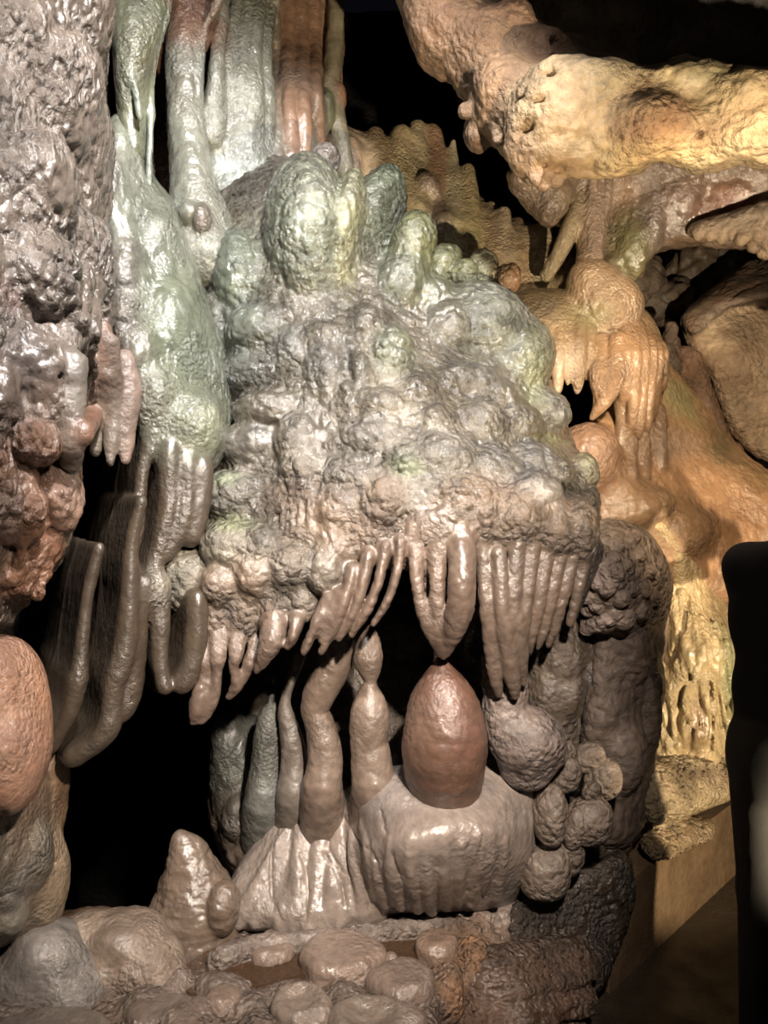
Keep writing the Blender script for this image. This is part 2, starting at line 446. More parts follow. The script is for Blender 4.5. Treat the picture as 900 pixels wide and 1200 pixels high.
M_apron = rock_mat('wrinkled_flowstone', (0.22, 0.4), 0.32, 60, 0.4, 0.5, 0.3, crack=.1)
M_dry = rock_mat('dry_yellow_limestone', (0.5, 0.75), 0.8, 45, 0.5, 0.0, 0.38, vein=(150, 95, 45, 0.6))
M_casc = rock_mat('glossy_amber_flowstone', (0.18, 0.32), 0.55, 75, 0.4, 0.9, 0.3)
M_slope = rock_mat('amber_flowstone', (0.32, 0.55), 0.45, 50, 0.4, 0.3, 0.3)
M_crust = rock_mat('crusty_rimstone', (0.3, 0.6), 0.9, 65, 0.8, 0.25, 0.45)
M_mud = rock_mat('damp_rimstone', (0.22, 0.42), 0.5, 55, 0.4, 0.5, 0.3)
M_dark = rock_mat('dark_cave_rock', (0.5, 0.8), 0.7, 25, 0.4, 0.0, 0.4)

# ================================================================== the grey rock wall on the left
W = Rock((-110, -110, 180, 760, 1.2, 2.5), .0085 * VS, (146, 124, 106))
W.pillow([(-100, -100), (118, -100), (128, 0), (122, 80), (124, 150), (130, 230), (131, 330), (128, 395), (140, 430), (120, 470), (80, 500), (86, 560), (84, 610), (62, 660), (25, 700), (0, 735), (-60, 720), (-100, 600)],
         [(-90, -90, 1.55), (118, -90, 2.05), (60, 60, 1.85), (125, 120, 2.1), (0, 200, 1.65), (80, 250, 1.85), (130, 300, 2.1), (0, 400, 1.6), (70, 420, 1.8), (120, 430, 2.0), (80, 560, 1.85), (0, 600, 1.62), (20, 700, 1.75), (-90, 500, 1.5)], R=.16, T=.55)
for a in [(90, 20, 34, 75, .045, 18), (52, 150, 46, 110, .05, 22), (100, 200, 22, 90, .03, 8), (28, 235, 50, 80, .05, 28), (85, 310, 38, 60, .04, 15), (40, 325, 50, 50, .06, -25), (5, 130, 22, 60, .03, 0),
          (70, 375, 34, 45, .04, -10), (108, 360, 20, 70, .03, 5), (20, 55, 30, 60, .03, 25)]:
    W.ell(*a[:4], out=a[4] * 1.5, rot=-a[5], k=.03)
OB = (172, 110, 66)
for a in [(30, 430, 46, 45, .06, (160, 138, 128)), (18, 500, 40, 42, .06, (166, 128, 104)), (62, 460, 26, 50, .05, (160, 126, 102)), (52, 560, 38, 50, .06, OB), (75, 585, 16, 34, .05, (172, 130, 104)), (12, 585, 26, 50, .05, (158, 120, 96)),
          (45, 625, 26, 40, .05, OB), (18, 655, 26, 44, .04, OB), (-25, 560, 40, 70, .05, OB), (40, 520, 26, 22, .05, OB), (-20, 470, 40, 50, .05, (160, 130, 110))]:
    W.ell(*a[:4], out=a[4], k=.025, tint=a[5])
for n, x in enumerate((28, 44, 58, 38)):
    W.drip([(x, 560 + n * 10, 9), (x + 3, 620, 8), (x - 14, 680 + n * 8, 6)], embed=.2, k=.015, tint=OB)
for c in [[(18, 85), (50, 130), (85, 180), (100, 240)], [(50, 5), (75, 40), (96, 62)], [(-10, 262), (30, 290), (60, 300), (95, 330)], [(0, 380), (30, 395), (62, 420), (70, 440)], [(104, 170), (110, 215)], [(-10, 90), (10, 140), (40, 190), (64, 250)]]:
    W.crack(c, 3.5, .0, .014)
for x0, y0, x1, y1 in [(46, 350, 52, 410), (62, 350, 66, 430), (79, 330, 80, 440), (95, 320, 92, 430), (110, 330, 106, 440), (124, 330, 120, 430)]:
    W.drip([(x0, y0, 7), (x1, (y0 + y1) / 2, 10), (x1, y1, 7)], embed=-.1, k=.015)
G = 'stalactites along the lower edge of the left wall'
def hang(lbl, pts, tint, emb=.15):
    pid = W.part('stalactite', label=lbl, mat=M_drip); W.drip(pts, embed=emb, k=.012, tint=tint, part=pid, rough=.35)
    x, y, r = pts[-1]; Yt = W.hit(x, y - 3) + r * .0022
    W.ell(x, y - r * .6, r * 1.25, r * 1.5, Y=Yt, k=.006, tint=(200, 160, 140) if 'pink' in lbl else tint, part=W.part('tip', pid, mat=M_drip), rough=.2)
hang('thick knobbly stalactite with rounded lower bulge', [(88, 425, 14), (86, 470, 13), (84, 500, 12), (84, 524, 14), (83, 545, 8)], (150, 134, 116))
hang('rusty brown curved drapery blade', [(122, 390, 10), (118, 440, 15), (108, 480, 13), (98, 512, 9)], (165, 104, 68))
hang('small grey stalactite between rusty blade and pale tips', [(128, 440, 8), (120, 490, 8), (112, 530, 5)], (156, 136, 112))
hang('slim grey stalactite with pale tip', [(132, 400, 8), (133, 470, 9), (131, 520, 8), (129, 542, 4)], (152, 130, 108))
hang('longest pale stalactite with a pinkish tip', [(146, 420, 12), (152, 460, 13), (149, 505, 9), (147, 528, 8), (147, 541, 4)], (178, 142, 120))
W.stain(4, 345, 12, 26, (190, 130, 112), .5)
W.stain(10, 170, 30, 60, (120, 100, 85), .5)
W.stain(110, 450, 30, 60, (165, 120, 90), .5)
o = W.bake('wall_left', M_left, [('fbm', .12, .014), ('lump', .05, .008, (1, 1, .5)), ('ridge', .035, .006, (1, 1, .45)), ('cobble', .04, .004), ('pit', .04, .006, (1, 1, .6))], props={'kind': 'structure', 'label': 'wrinkled grey cave wall shading to rusty brown low on the left'})

# ================================================================== green sheet beside the wall with its draperies
S = Rock((40, 130, 290, 920, 1.85, 2.75), .0075 * VS, (148, 152, 128))
S.pillow([(128, 150), (150, 135), (170, 160), (178, 205), (205, 240), (222, 290), (240, 345), (258, 400), (270, 470), (262, 535), (240, 555), (215, 560), (182, 545), (160, 500), (148, 430), (136, 350), (126, 250)],
         [(140, 150, 2.25), (170, 200, 2.3), (220, 300, 2.32), (265, 470, 2.28), (200, 400, 2.18), (150, 350, 2.14), (170, 500, 2.1), (230, 540, 2.16), (130, 250, 2.14)], R=.08, T=.35)
for a in [(140, 250, 12, 60, .02, (150, 142, 128)), (150, 330, 14, 50, .025, (150, 134, 118)), (150, 385, 14, 40, .03, (152, 130, 112)), (165, 420, 22, 40, .03, (150, 132, 112)), (185, 470, 26, 40, .04, (150, 140, 116)), (222, 500, 40, 46, .05, (142, 142, 114)), (205, 400, 32, 70, .02, None), (190, 300, 22, 60, .015, None)]:
    S.ell(*a[:4], out=a[4], tint=a[5], k=.03)
for y in (290, 305, 330, 355, 372): S.ell(146 + (y % 7), y, 9, 7, out=.012, tint=(150, 138, 122), k=.012)
S.stain(205, 380, 38, 130, (148, 156, 116), .75); S.stain(235, 470, 30, 60, (150, 158, 116), .6); S.stain(155, 220, 14, 60, (152, 154, 132), .6)
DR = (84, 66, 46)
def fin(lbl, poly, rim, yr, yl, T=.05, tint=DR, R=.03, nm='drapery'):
    """a hanging curtain seen along its edge: the rim on the right nearest, running back to the left"""
    pid = S.part(nm, label=lbl, mat=M_drip)
    z = catmull(rim, max(2, int(9 / 1)), False)
    last = None
    for x, y, r in z:
        if last is not None and math.hypot(x - last[0], y - last[1]) < max(1.6, r * .4): continue
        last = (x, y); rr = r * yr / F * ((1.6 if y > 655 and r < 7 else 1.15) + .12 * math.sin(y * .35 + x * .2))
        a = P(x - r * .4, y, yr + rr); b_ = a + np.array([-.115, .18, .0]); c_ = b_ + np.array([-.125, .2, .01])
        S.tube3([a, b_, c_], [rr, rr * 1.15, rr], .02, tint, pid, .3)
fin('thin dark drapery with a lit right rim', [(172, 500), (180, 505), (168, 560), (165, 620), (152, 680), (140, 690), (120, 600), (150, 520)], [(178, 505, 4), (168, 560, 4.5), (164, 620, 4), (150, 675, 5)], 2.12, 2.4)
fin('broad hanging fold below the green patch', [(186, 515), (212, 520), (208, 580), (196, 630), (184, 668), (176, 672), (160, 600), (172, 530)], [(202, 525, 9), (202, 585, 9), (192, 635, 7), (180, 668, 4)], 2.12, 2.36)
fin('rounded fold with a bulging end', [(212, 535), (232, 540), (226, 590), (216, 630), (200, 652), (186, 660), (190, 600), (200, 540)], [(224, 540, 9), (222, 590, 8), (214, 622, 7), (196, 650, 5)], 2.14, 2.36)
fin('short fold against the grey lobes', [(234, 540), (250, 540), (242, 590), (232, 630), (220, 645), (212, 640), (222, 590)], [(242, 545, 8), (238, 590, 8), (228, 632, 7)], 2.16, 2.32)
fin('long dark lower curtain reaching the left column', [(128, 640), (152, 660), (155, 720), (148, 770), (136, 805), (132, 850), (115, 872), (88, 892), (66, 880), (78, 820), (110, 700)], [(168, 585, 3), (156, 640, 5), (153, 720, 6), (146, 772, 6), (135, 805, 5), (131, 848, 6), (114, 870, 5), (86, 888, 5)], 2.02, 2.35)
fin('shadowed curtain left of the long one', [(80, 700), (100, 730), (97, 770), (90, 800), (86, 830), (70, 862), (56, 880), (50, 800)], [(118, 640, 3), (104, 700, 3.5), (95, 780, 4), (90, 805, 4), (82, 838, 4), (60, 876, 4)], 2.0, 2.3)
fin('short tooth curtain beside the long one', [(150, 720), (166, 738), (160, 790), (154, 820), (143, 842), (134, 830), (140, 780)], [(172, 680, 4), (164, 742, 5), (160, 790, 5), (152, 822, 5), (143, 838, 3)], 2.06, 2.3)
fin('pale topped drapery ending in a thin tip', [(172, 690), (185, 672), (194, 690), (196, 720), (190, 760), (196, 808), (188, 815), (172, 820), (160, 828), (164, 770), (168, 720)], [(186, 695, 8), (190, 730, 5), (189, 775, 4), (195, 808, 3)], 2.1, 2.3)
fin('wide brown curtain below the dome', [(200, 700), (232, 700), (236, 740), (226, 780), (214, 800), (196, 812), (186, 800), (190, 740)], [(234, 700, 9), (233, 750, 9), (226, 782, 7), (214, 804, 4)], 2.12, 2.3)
S.ell(184, 690, 15, 24, Y=2.12, k=.02, tint=(160, 146, 122), part=S.part('dome', label='small pale dome on the drapery'))
#S.pillow([(120, 560), (250, 560), (240, 650), (225, 760), (180, 800), (120, 850), (70, 860), (60, 760), (100, 650)], [(120, 560, 2.5), (250, 560, 2.4), (225, 760, 2.42), (70, 860, 2.45)], R=.08, T=.2, k=.04, tint=(110, 88, 66))
S.bake('draped_sheet', M_wet, [('fbm', .1, .008), ('lump', .035, .005, (1, 1, .5)), ('ridge', .02, .002, (1, 1, .3))], props=T('green tinged wet flowstone sheet with dark draperies hanging beside the left wall', 'flowstone'))

# ================================================================== columns at the top left
K = Rock((120, -110, 420, 330, 2.1, 3.3), .0085 * VS, (152, 152, 134))
p1 = K.part('drapery', label='mossy green drapery at the wall', mat=M_wet)
K.pillow([(134, -90), (200, -90), (197, 0), (190, 30), (180, 70), (176, 120), (172, 180), (160, 190), (142, 170), (136, 100), (132, 40)], [(134, -90, 2.3), (200, -90, 2.35), (160, 60, 2.22), (170, 150, 2.3), (140, 150, 2.25)], R=.06, T=.2, tint=(126, 128, 96), part=p1)
K.drip([(198, -40, 4, 2.36), (195, 15, 4, 2.34), (181, 70, 3.5, 2.32), (177, 140, 3, 2.32), (174, 220, 3, 2.32), (172, 250, 3, 2.32)], tint=(150, 160, 140), part=p1)
K.drip([(140, 50, 5, 2.26), (150, 80, 5, 2.24), (160, 110, 4, 2.24), (164, 140, 3, 2.26)], tint=(150, 160, 140), part=p1)
p2 = K.part('column', label='stout green grey column flaring rusty at its top', mat=M_wet)
K.drip([(222, -80, 46, 2.66), (222, -20, 40, 2.62), (222, 20, 28, 2.6), (216, 70, 21, 2.56), (216, 120, 20, 2.55), (222, 180, 22, 2.52), (226, 215, 25, 2.5), (232, 250, 32, 2.5), (240, 300, 40, 2.5)], tint=(154, 154, 136), part=p2, k=.02)
K.drip([(262, -60, 6, 2.5), (255, 0, 5, 2.52), (243, 25, 4, 2.54), (235, 60, 4, 2.54), (232, 120, 4, 2.53)], tint=(160, 166, 150), part=p2)
K.ell(236, 257, 9, 16, Y=2.4, tint=(120, 100, 84), part=p2, k=.012); K.ell(222, 250, 10, 14, Y=2.4, part=p2, k=.012)
p3 = K.part('drapery', label='thin pale green drapery folds', mat=M_wet)
for x, y1, r, Y in [(262, 70, 6, 2.62), (276, 80, 5, 2.66), (290, 90, 7, 2.68), (304, 100, 8, 2.7), (318, 100, 7, 2.74)]:
    K.drip([(x + 8, -90, r * 1.2, Y + .1), (x, 0, r, Y + .04), (x - 6, 50, r, Y), (x - 8, y1 + 10, r * 1.5, Y - .02), (x - 14, y1 + 90, r * 2.6, Y)], part=p3, k=.015)
K.pillow([(236, 60), (250, 95), (330, 95), (350, 110), (372, 170), (360, 230), (320, 300), (230, 300), (215, 260)], [(240, 80, 2.75), (330, 100, 2.86), (370, 180, 2.8), (230, 280, 2.6), (330, 290, 2.6), (280, 180, 2.64)], R=.1, T=.4, tint=(150, 156, 142))
K.ell(345, 135, 38, 46, out=.05, tint=(130, 112, 96), k=.04)
p4 = K.part('drapery', label='orange banded drapery', mat=M_drip)
K.pillow([(315, -90), (402, -90), (398, -20), (402, 40), (398, 110), (388, 160), (372, 180), (350, 112), (318, 100)], [(315, -90, 2.95), (400, -90, 3.1), (320, 90, 2.88), (360, 120, 2.9), (400, 100, 3.1)], R=.06, T=.3, tint=(180, 126, 86), part=p4)
for x, w in [(322, 6), (336, 9), (352, 9), (368, 8), (382, 8), (394, 6)]:
    K.drip([(x + 4, -90, w), (x + 1, 0, w), (x, 60, w), (x + 3, 115, w * .9), (x + 5, 185, w)], embed=.15, tint=(186, 134, 94) if x != 322 else (150, 130, 105), part=p4, k=.012)
K.drip([(398, -90, 10, 3.08), (394, -10, 9, 3.04), (392, 60, 9, 3.02), (388, 110, 10, 3.0), (400, 170, 9, 3.0), (410, 230, 10, 3.0)], tint=(176, 160, 120), part=p4)
K.ell(399, 113, 6, 12, Y=3.0, tint=(200, 120, 70), part=p4); K.ell(385, 128, 6, 22, Y=2.95, tint=(140, 146, 96), part=p4, k=.015)
K.pillow([(150, -80), (330, -80), (330, 120), (230, 240), (165, 240)], [(150, -80, 2.95), (330, -80, 3.0), (180, 230, 2.75), (240, 100, 2.95)], R=.05, T=.2, tint=(170, 110, 84))
K.stain(222, 10, 44, 52, (160, 98, 62), .9, Y=2.5); K.stain(215, 100, 26, 40, (110, 92, 76), .5, Y=2.5); K.stain(160, 60, 22, 40, (112, 104, 66), .6, Y=2.2); K.stain(184, 190, 16, 30, (220, 168, 144), .9, Y=2.8, rd=.3)  # last patch paints the pink light on the back rock into the colour
K.bake('draped_columns', M_wet, [('fbm', .12, .009), ('lump', .04, .004, (1, 1, .5)), ('ridge', .02, .0025, (1, 1, .4))], props=T('cluster of wet green grey columns and orange drapery at the top left', 'column'))

# ================================================================== the left column and its orange boss
B = Rock((-110, 700, 110, 1150, 1.45, 2.5), .0075 * VS, (160, 128, 96))
B.pillow([(-90, 720), (20, 760), (60, 880), (78, 890), (72, 930), (70, 970), (76, 1010), (72, 1050), (58, 1082), (40, 1098), (0, 1112), (-90, 1120)], [(-80, 760, 1.75), (40, 880, 2.0), (75, 900, 2.12), (70, 1000, 2.05), (30, 1000, 1.92), (40, 1090, 2.0), (-80, 1100, 1.7)], R=.12, T=.4)
pb = B.part('boss', label='smooth peach orange bulge')
B.ell(6, 850, 46, 104, Y=1.8, rd=.14, tint=(222, 150, 98), part=pb, rough=.4, k=.02); B.ell(16, 885, 34, 66, Y=1.76, rd=.12, tint=(210, 146, 104), part=pb, rough=.4, k=.02)
B.ell(-14, 800, 36, 56, Y=1.78, rd=.1, tint=(206, 140, 110), part=pb, rough=.4, k=.02)
for a in [(60, 930, 14, 60, (170, 128, 76)), (58, 1030, 18, 55, (178, 146, 104)), (38, 1000, 22, 40, (128, 116, 92)), (12, 1035, 18, 30, (140, 130, 122)), (10, 1070, 20, 22, (150, 140, 120)), (30, 950, 18, 60, (130, 92, 56)), (-20, 1000, 30, 60, (120, 110, 90)), (66, 900, 11, 40, (160, 112, 62))]:
    B.ell(*a[:4], out=.035, tint=a[4], k=.02)
B.crack([(0, 950), (10, 990), (0, 1015)], 4); B.crack([(0, 1052), (16, 1046), (30, 1056)], 2.5); B.crack([(40, 1000), (60, 1012), (66, 1010)], 2)
B.bake('rock_column', M_wet, [('fbm', .1, .008), ('lump', .04, .004)], props=T('knobbly brown rock column with a peach orange bulge at the lower left', 'rock'))
# ================================================================== the great central flowstone
GR = (126, 113, 93); PK = (142, 114, 88); GN = (122, 124, 96)
A = Rock((190, 120, 720, 870, 1.8, 3.0), .0062 * VS, GR)
A.pillow([(236, 565), (248, 500), (246, 400), (226, 320), (214, 270), (235, 215), (300, 170), (345, 185), (380, 185), (402, 215), (440, 255), (480, 285), (530, 325), (575, 335), (612, 370), (642, 440), (668, 510), (690, 555), (702, 610), (692, 660), (672, 700), (620, 690), (560, 665), (500, 640), (455, 650), (410, 680), (345, 730), (290, 748), (240, 760), (205, 735), (190, 690), (215, 640)],
         [(300, 180, 2.66), (226, 280, 2.5), (360, 200, 2.5), (450, 280, 2.55), (560, 345, 2.6), (360, 300, 2.38), (290, 330, 2.4), (300, 400, 2.34), (450, 400, 2.3), (600, 420, 2.46), (660, 520, 2.44), (250, 500, 2.36), (350, 560, 2.2), (450, 550, 2.12), (560, 560, 2.12), (650, 600, 2.2), (695, 620, 2.32), (240, 680, 2.16), (330, 690, 2.12), (420, 650, 2.12), (520, 640, 2.08), (620, 680, 2.12), (230, 755, 2.2)], R=.16, T=.5)
lob = [  # x, y, rx, ry, stands out, tint, tilt
 (364, 288, 54, 104, .17, (125, 126, 104), 3), (402, 290, 22, 90, .03, (141, 138, 99), -10), (430, 285, 36, 92, .08, (107, 115, 87), -20),
 (466, 340, 36, 60, .05, (117, 121, 94), -30), (484, 288, 27, 42, .07, (123, 123, 65), -14), (515, 320, 22, 36, .06, (115, 115, 70), -30), (470, 340, 30, 50, .04, GN, -20), (500, 360, 36, 40, .04, (123, 125, 97), -20),
 (562, 395, 66, 62, .07, (135, 133, 113), -20), (600, 430, 46, 60, .05, (127, 126, 101), -25), (520, 400, 36, 50, .04, GR, -20),
 (285, 330, 34, 60, .05, (115, 123, 104), 10), (262, 400, 22, 60, .04, (126, 117, 103), 8), (310, 390, 44, 36, .05, (125, 123, 111), 0), (300, 440, 48, 28, .06, (126, 121, 109), 5), (345, 412, 24, 30, .05, (117, 115, 104), 0),
 (384, 402, 36, 24, .06, GR, 0), (385, 440, 30, 42, .06, (123, 115, 105), 6), (424, 445, 16, 34, .06, GR, 8), (412, 470, 14, 22, .05, GR, 0), (455, 430, 30, 46, .045, GN, -12), (425, 400, 24, 40, .045, GR, -14),
 (318, 482, 44, 26, .055, GR, 0), (300, 522, 40, 30, .075, (126, 117, 104), 0), (352, 520, 30, 36, .06, GR, 0), (278, 582, 40, 32, .08, (133, 123, 104), 0), (355, 552, 28, 26, .06, GR, 0), (345, 600, 40, 40, .0, PK, 0),
 (448, 478, 42, 24, .06, GR, -8), (437, 515, 48, 26, .07, (131, 121, 107), 0), (490, 470, 26, 30, .045, GR, -14), (505, 500, 30, 28, .05, GR, -14), (420, 562, 46, 34, .07, (135, 123, 109), -6), (400, 600, 40, 36, .05, PK, 0),
 (450, 590, 28, 36, .07, PK, -8), (515, 540, 50, 34, .08, (133, 123, 109), -10), (478, 545, 24, 18, .06, (133, 131, 109), -30), (560, 500, 36, 34, .05, GR, -20), (530, 450, 28, 22, .04, GR, 0), (560, 455, 26, 24, .045, (135, 126, 111), 0), (582, 470, 24, 24, .045, GR, 0),
 (600, 500, 34, 30, .05, GR, -20), (632, 480, 40, 28, .06, (126, 123, 115), -18), (575, 555, 40, 30, .06, (131, 123, 115), -10), (620, 550, 40, 32, .055, (126, 119, 113), -16), (655, 555, 20, 18, .05, GR, 0), (662, 590, 22, 15, .05, GR, 10), (682, 555, 18, 24, .03, GR, 0), (690, 590, 14, 20, .03, (135, 117, 97), 0),
 (515, 620, 40, 42, .08, PK, 0), (538, 590, 34, 30, .05, PK, 0), (600, 606, 48, 44, .08, PK, 0), (565, 600, 22, 40, .045, PK, 0), (645, 620, 36, 40, .06, PK, 0), (678, 620, 20, 40, .045, PK, 0), (625, 575, 34, 24, .05, (127, 117, 109), 0),
 (440, 625, 40, 34, .055, PK, -10), (395, 640, 36, 32, .05, PK, 0), (470, 630, 20, 40, .05, PK, -8), (275, 640, 40, 32, .085, (135, 123, 101), 0), (310, 640, 30, 30, .06, (138, 125, 104), 0), (222, 680, 34, 38, .09, (139, 126, 101), 10),
 (258, 685, 24, 24, .06, PK, 0), (300, 672, 26, 32, .06, PK, 0), (338, 664, 25, 26, .065, (141, 123, 104), 0), (381, 668, 25, 30, .075, (141, 125, 107), 10), (353, 706, 20, 24, .06, (141, 123, 103), 0), (322, 718, 20, 32, .06, PK, 0), (288, 716, 18, 36, .05, PK, 0), (256, 722, 17, 30, .05, PK, 0), (236, 730, 15, 34, .05, PK, 0),
 (243, 480, 14, 40, .02, GN, 0)]
BOSS = {(364, 288): 'tall rounded boss under the brown knob', (430, 285): 'dark green leaning boss', (484, 288): 'mossy yellow green dome', (562, 395): 'big smooth grey green dome on the right shoulder', (222, 680): 'pale brown dome at the left end', (515, 620): 'pitted lobe above the great pointed tooth', (600, 606): 'largest pitted lobe above the right curtain', (275, 640): 'lobe with a bright green top', (300, 522): 'rounded lobe high on the left face', (278, 582): 'rounded lobe in the middle of the left face'}
for x, y, rx, ry, o_, t, ro in lob:
    pid = A.part('boss', label=BOSS[(x, y)]) if (x, y) in BOSS else 0
    A.ell(x, y, rx, ry, out=o_ * (.62 if pid else .72 if (x < 410 and y > 470) or y > 640 else .6 if y < 345 else .5 if y > 565 else .3), rot=ro, k=.02, tint=t, part=pid)
pk = A.part('nodule', label='smooth grey brown knob on top of the boulder')
A.ell(381, 187, 18, 19, Y=2.52, tint=(146, 130, 122), part=pk, k=.012, rot=-20, rough=.3)
po = A.part('nodule', label='small yellow green nodule'); A.ell(545, 322, 16, 17, Y=2.66, tint=(150, 146, 96), part=po, k=.015)
po = A.part('nodule', label='small grey nodule with an orange side'); A.ell(596, 326, 14, 17, Y=2.7, tint=(196, 134, 66), part=po, k=.015)
po = A.part('nodule', label='pale green nodule'); A.ell(566, 318, 18, 26, Y=2.75, tint=(170, 160, 112), part=po, k=.02)
for c in [[(346, 205), (330, 240), (326, 290), (334, 340)], [(408, 225), (418, 270), (420, 320), (425, 360)], [(300, 375), (330, 378), (352, 372), (390, 378)], [(290, 452), (320, 460), (345, 455), (370, 470), (372, 500)],
          [(408, 420), (412, 450), (420, 470)], [(372, 470), (392, 490), (396, 520), (398, 545)], [(240, 550), (290, 552), (342, 560)], [(250, 610), (300, 606), (320, 618)], [(395, 497), (440, 492), (485, 498)], [(400, 542), (440, 540), (480, 530)],
          [(485, 450), (492, 490), (494, 520)], [(500, 420), (520, 430), (540, 440)], [(536, 438), (548, 462), (580, 468)], [(590, 450), (594, 470), (584, 492)], [(555, 580), (557, 620), (556, 650)], [(476, 600), (480, 640), (476, 670)],
          [(500, 604), (530, 580), (560, 585)], [(598, 520), (630, 510), (662, 516)], [(230, 590), (242, 600), (240, 612)], [(640, 530), (646, 560), (640, 580)], [(560, 520), (590, 530), (620, 524)], [(455, 360), (480, 380), (500, 380)], [(440, 380), (460, 400), (500, 410)]]:
    A.crack(c, 2.6, -.001, .012)
# small dark slots with short columns on the left face
for x in (332, 342, 352, 364): A.drip([(x - (2 if x < 340 else 0), 568, 7 if x > 350 else 5), (x, 600, 6 if x > 350 else 4.5), (x, 626, 7 if x > 350 else 5.5)], embed=.1, tint=PK, k=.008, rough=.4)
for x, y0, y1 in [(327, 580, 614), (337.5, 582, 622), (347, 575, 615)]: A.crack([(x + 4, y0), (x, (y0 + y1) / 2), (x - 1, y1)], 2.2, .004, .006)
# -- the fringe: every tooth and blade is a part
PF = (132, 103, 82)
def tooth(lbl, pts, Y=None, tint=PF, flat=1.0, nm='stalactite', k=.014):
    pid = A.part(nm, mat=M_drip, **({'label': lbl} if lbl else {}))
    Y = list(Y); Y[0] += pts[0][2] * .0045; Y[1] += pts[1][2] * .0008
    A.drip(pts, Y, k=k, tint=tint, part=pid, rough=.5, flat=flat)
tooth('two lobed stalactite tooth at the left end of the fringe', [(236, 738, 15), (239, 768, 10), (240, 790, 7), (236, 808, 9), (231, 832, 10), (226, 847, 4)], [2.15, 2.15, 2.16, 2.16, 2.16, 2.16])
tooth(None, [(258, 735, 14), (256, 765, 10), (255, 786, 6), (252, 808, 7), (245, 830, 7), (236, 846, 4)], [2.14, 2.14, 2.15, 2.16, 2.17, 2.17])
tooth(None, [(276, 735, 15), (277, 760, 9), (274, 782, 6), (278, 802, 7), (268, 817, 4)], [2.13, 2.13, 2.14, 2.16, 2.17])
tooth(None, [(302, 755, 11), (292, 778, 8), (281, 803, 4)], [2.14, 2.16, 2.18])
tooth('broad pale tooth beside the slanted blades', [(322, 722, 16), (318, 750, 15), (309, 772, 9), (301, 786, 4)], [2.09, 2.11, 2.13, 2.14])
for pts in ([(348, 726, 12), (344, 745, 9), (337, 758, 6)], [(384, 700, 8), (372, 728, 9), (356, 764, 6)], [(398, 694, 9), (386, 722, 8), (376, 750, 5)], [(414, 668, 12), (405, 700, 9), (392, 735, 8), (376, 764, 5)], [(432, 650, 12), (424, 690, 8), (412, 722, 7), (397, 749, 4)],
            [(452, 640, 11), (444, 680, 8), (430, 715, 7), (412, 744, 4)], [(470, 635, 10), (464, 675, 8), (452, 708, 6), (437, 732, 3.5)]):
    pts = [(x, y, r * .74) for x, y, r in pts]; y0 = 2.07 + (470 - pts[0][0]) * .0002
    tooth(None, pts, [y0 + .012 * i for i in range(len(pts))], flat=.5, nm='stalactite_blade')
tooth('left strip of the great pointed tooth', [(486, 620, 9), (488, 680, 8), (500, 730, 8), (515, 766, 5)], [2.07, 2.08, 2.1, 2.13])
tooth('middle strip of the great pointed tooth', [(513, 630, 11), (512, 690, 9), (514, 740, 9), (520, 770, 4)], [2.05, 2.07, 2.1, 2.13])
tooth('rounded right lobe of the great pointed tooth', [(540, 620, 17), (542, 665, 16), (540, 705, 16), (533, 735, 14), (524, 765, 5)], [2.04, 2.04, 2.05, 2.08, 2.12])
A.pillow([(480, 605), (556, 605), (552, 640), (548, 700), (535, 745), (520, 768), (505, 750), (490, 700)], [(484, 630, 2.1), (550, 630, 2.09), (520, 760, 2.15)], R=.03, T=.08, tint=PF, rough=.3)
for pts in ([(566, 640, 11), (569, 700, 10), (574, 745, 11), (580, 790, 10), (584, 812, 6)], [(584, 650, 11), (588, 710, 11), (594, 750, 13), (600, 790, 12), (604, 815, 7)], [(606, 640, 11), (602, 700, 10), (606, 738, 12), (612, 775, 9), (614, 800, 6)], [(623, 640, 11), (617, 695, 9), (614, 740, 8), (616, 764, 4)],
            [(640, 635, 10), (634, 690, 9), (625, 738, 7), (620, 765, 4)], [(656, 635, 10), (648, 690, 9), (638, 735, 7), (630, 760, 4)], [(672, 640, 9), (662, 690, 9), (652, 730, 7), (642, 756, 4)], [(686, 640, 8), (678, 690, 8), (668, 730, 6)]):
    y0 = 2.06 + abs(pts[0][0] - 590) * .0008; pts = [(x, y, r * .82) for x, y, r in pts]
    tooth(None, pts, [y0 + .025 * i for i in range(len(pts))], nm='drapery_fold', tint=(124, 98, 78))
A.pillow([(556, 640), (700, 630), (690, 690), (665, 740), (620, 770), (580, 800), (566, 740)], [(556, 640, 2.19), (700, 630, 2.33), (600, 790, 2.27), (660, 720, 2.31)], R=.05, T=.2, tint=(100, 80, 66), rough=.3)
for x, y, rx, ry, t, w in [(370, 265, 40, 60, (140, 152, 118), .4), (275, 350, 46, 110, (136, 150, 124), .5), (405, 290, 14, 80, (176, 170, 108), .45), (530, 320, 60, 26, (148, 148, 78), .6), (625, 440, 22, 60, (150, 156, 104), .6), (478, 548, 22, 12, (140, 156, 106), .6), (275, 612, 34, 12, (162, 168, 104), .7), (264, 560, 20, 12, (152, 166, 116), .6), (645, 515, 34, 8, (150, 154, 92), .5), (690, 545, 12, 24, (150, 150, 110), .6), (330, 250, 20, 50, (130, 142, 112), .5), (560, 390, 60, 50, (158, 156, 124), .4)]:
    A.stain(x, y, rx, ry, t, w)
A.bake('flowstone_cascade', M_lump, [('fbm', .14, .012), ('cobble', .052, .004), ('lump', .036, .004)], props=T('huge grey lumpy wet flowstone bulge in the middle, fringed with stalactites below', 'flowstone'))

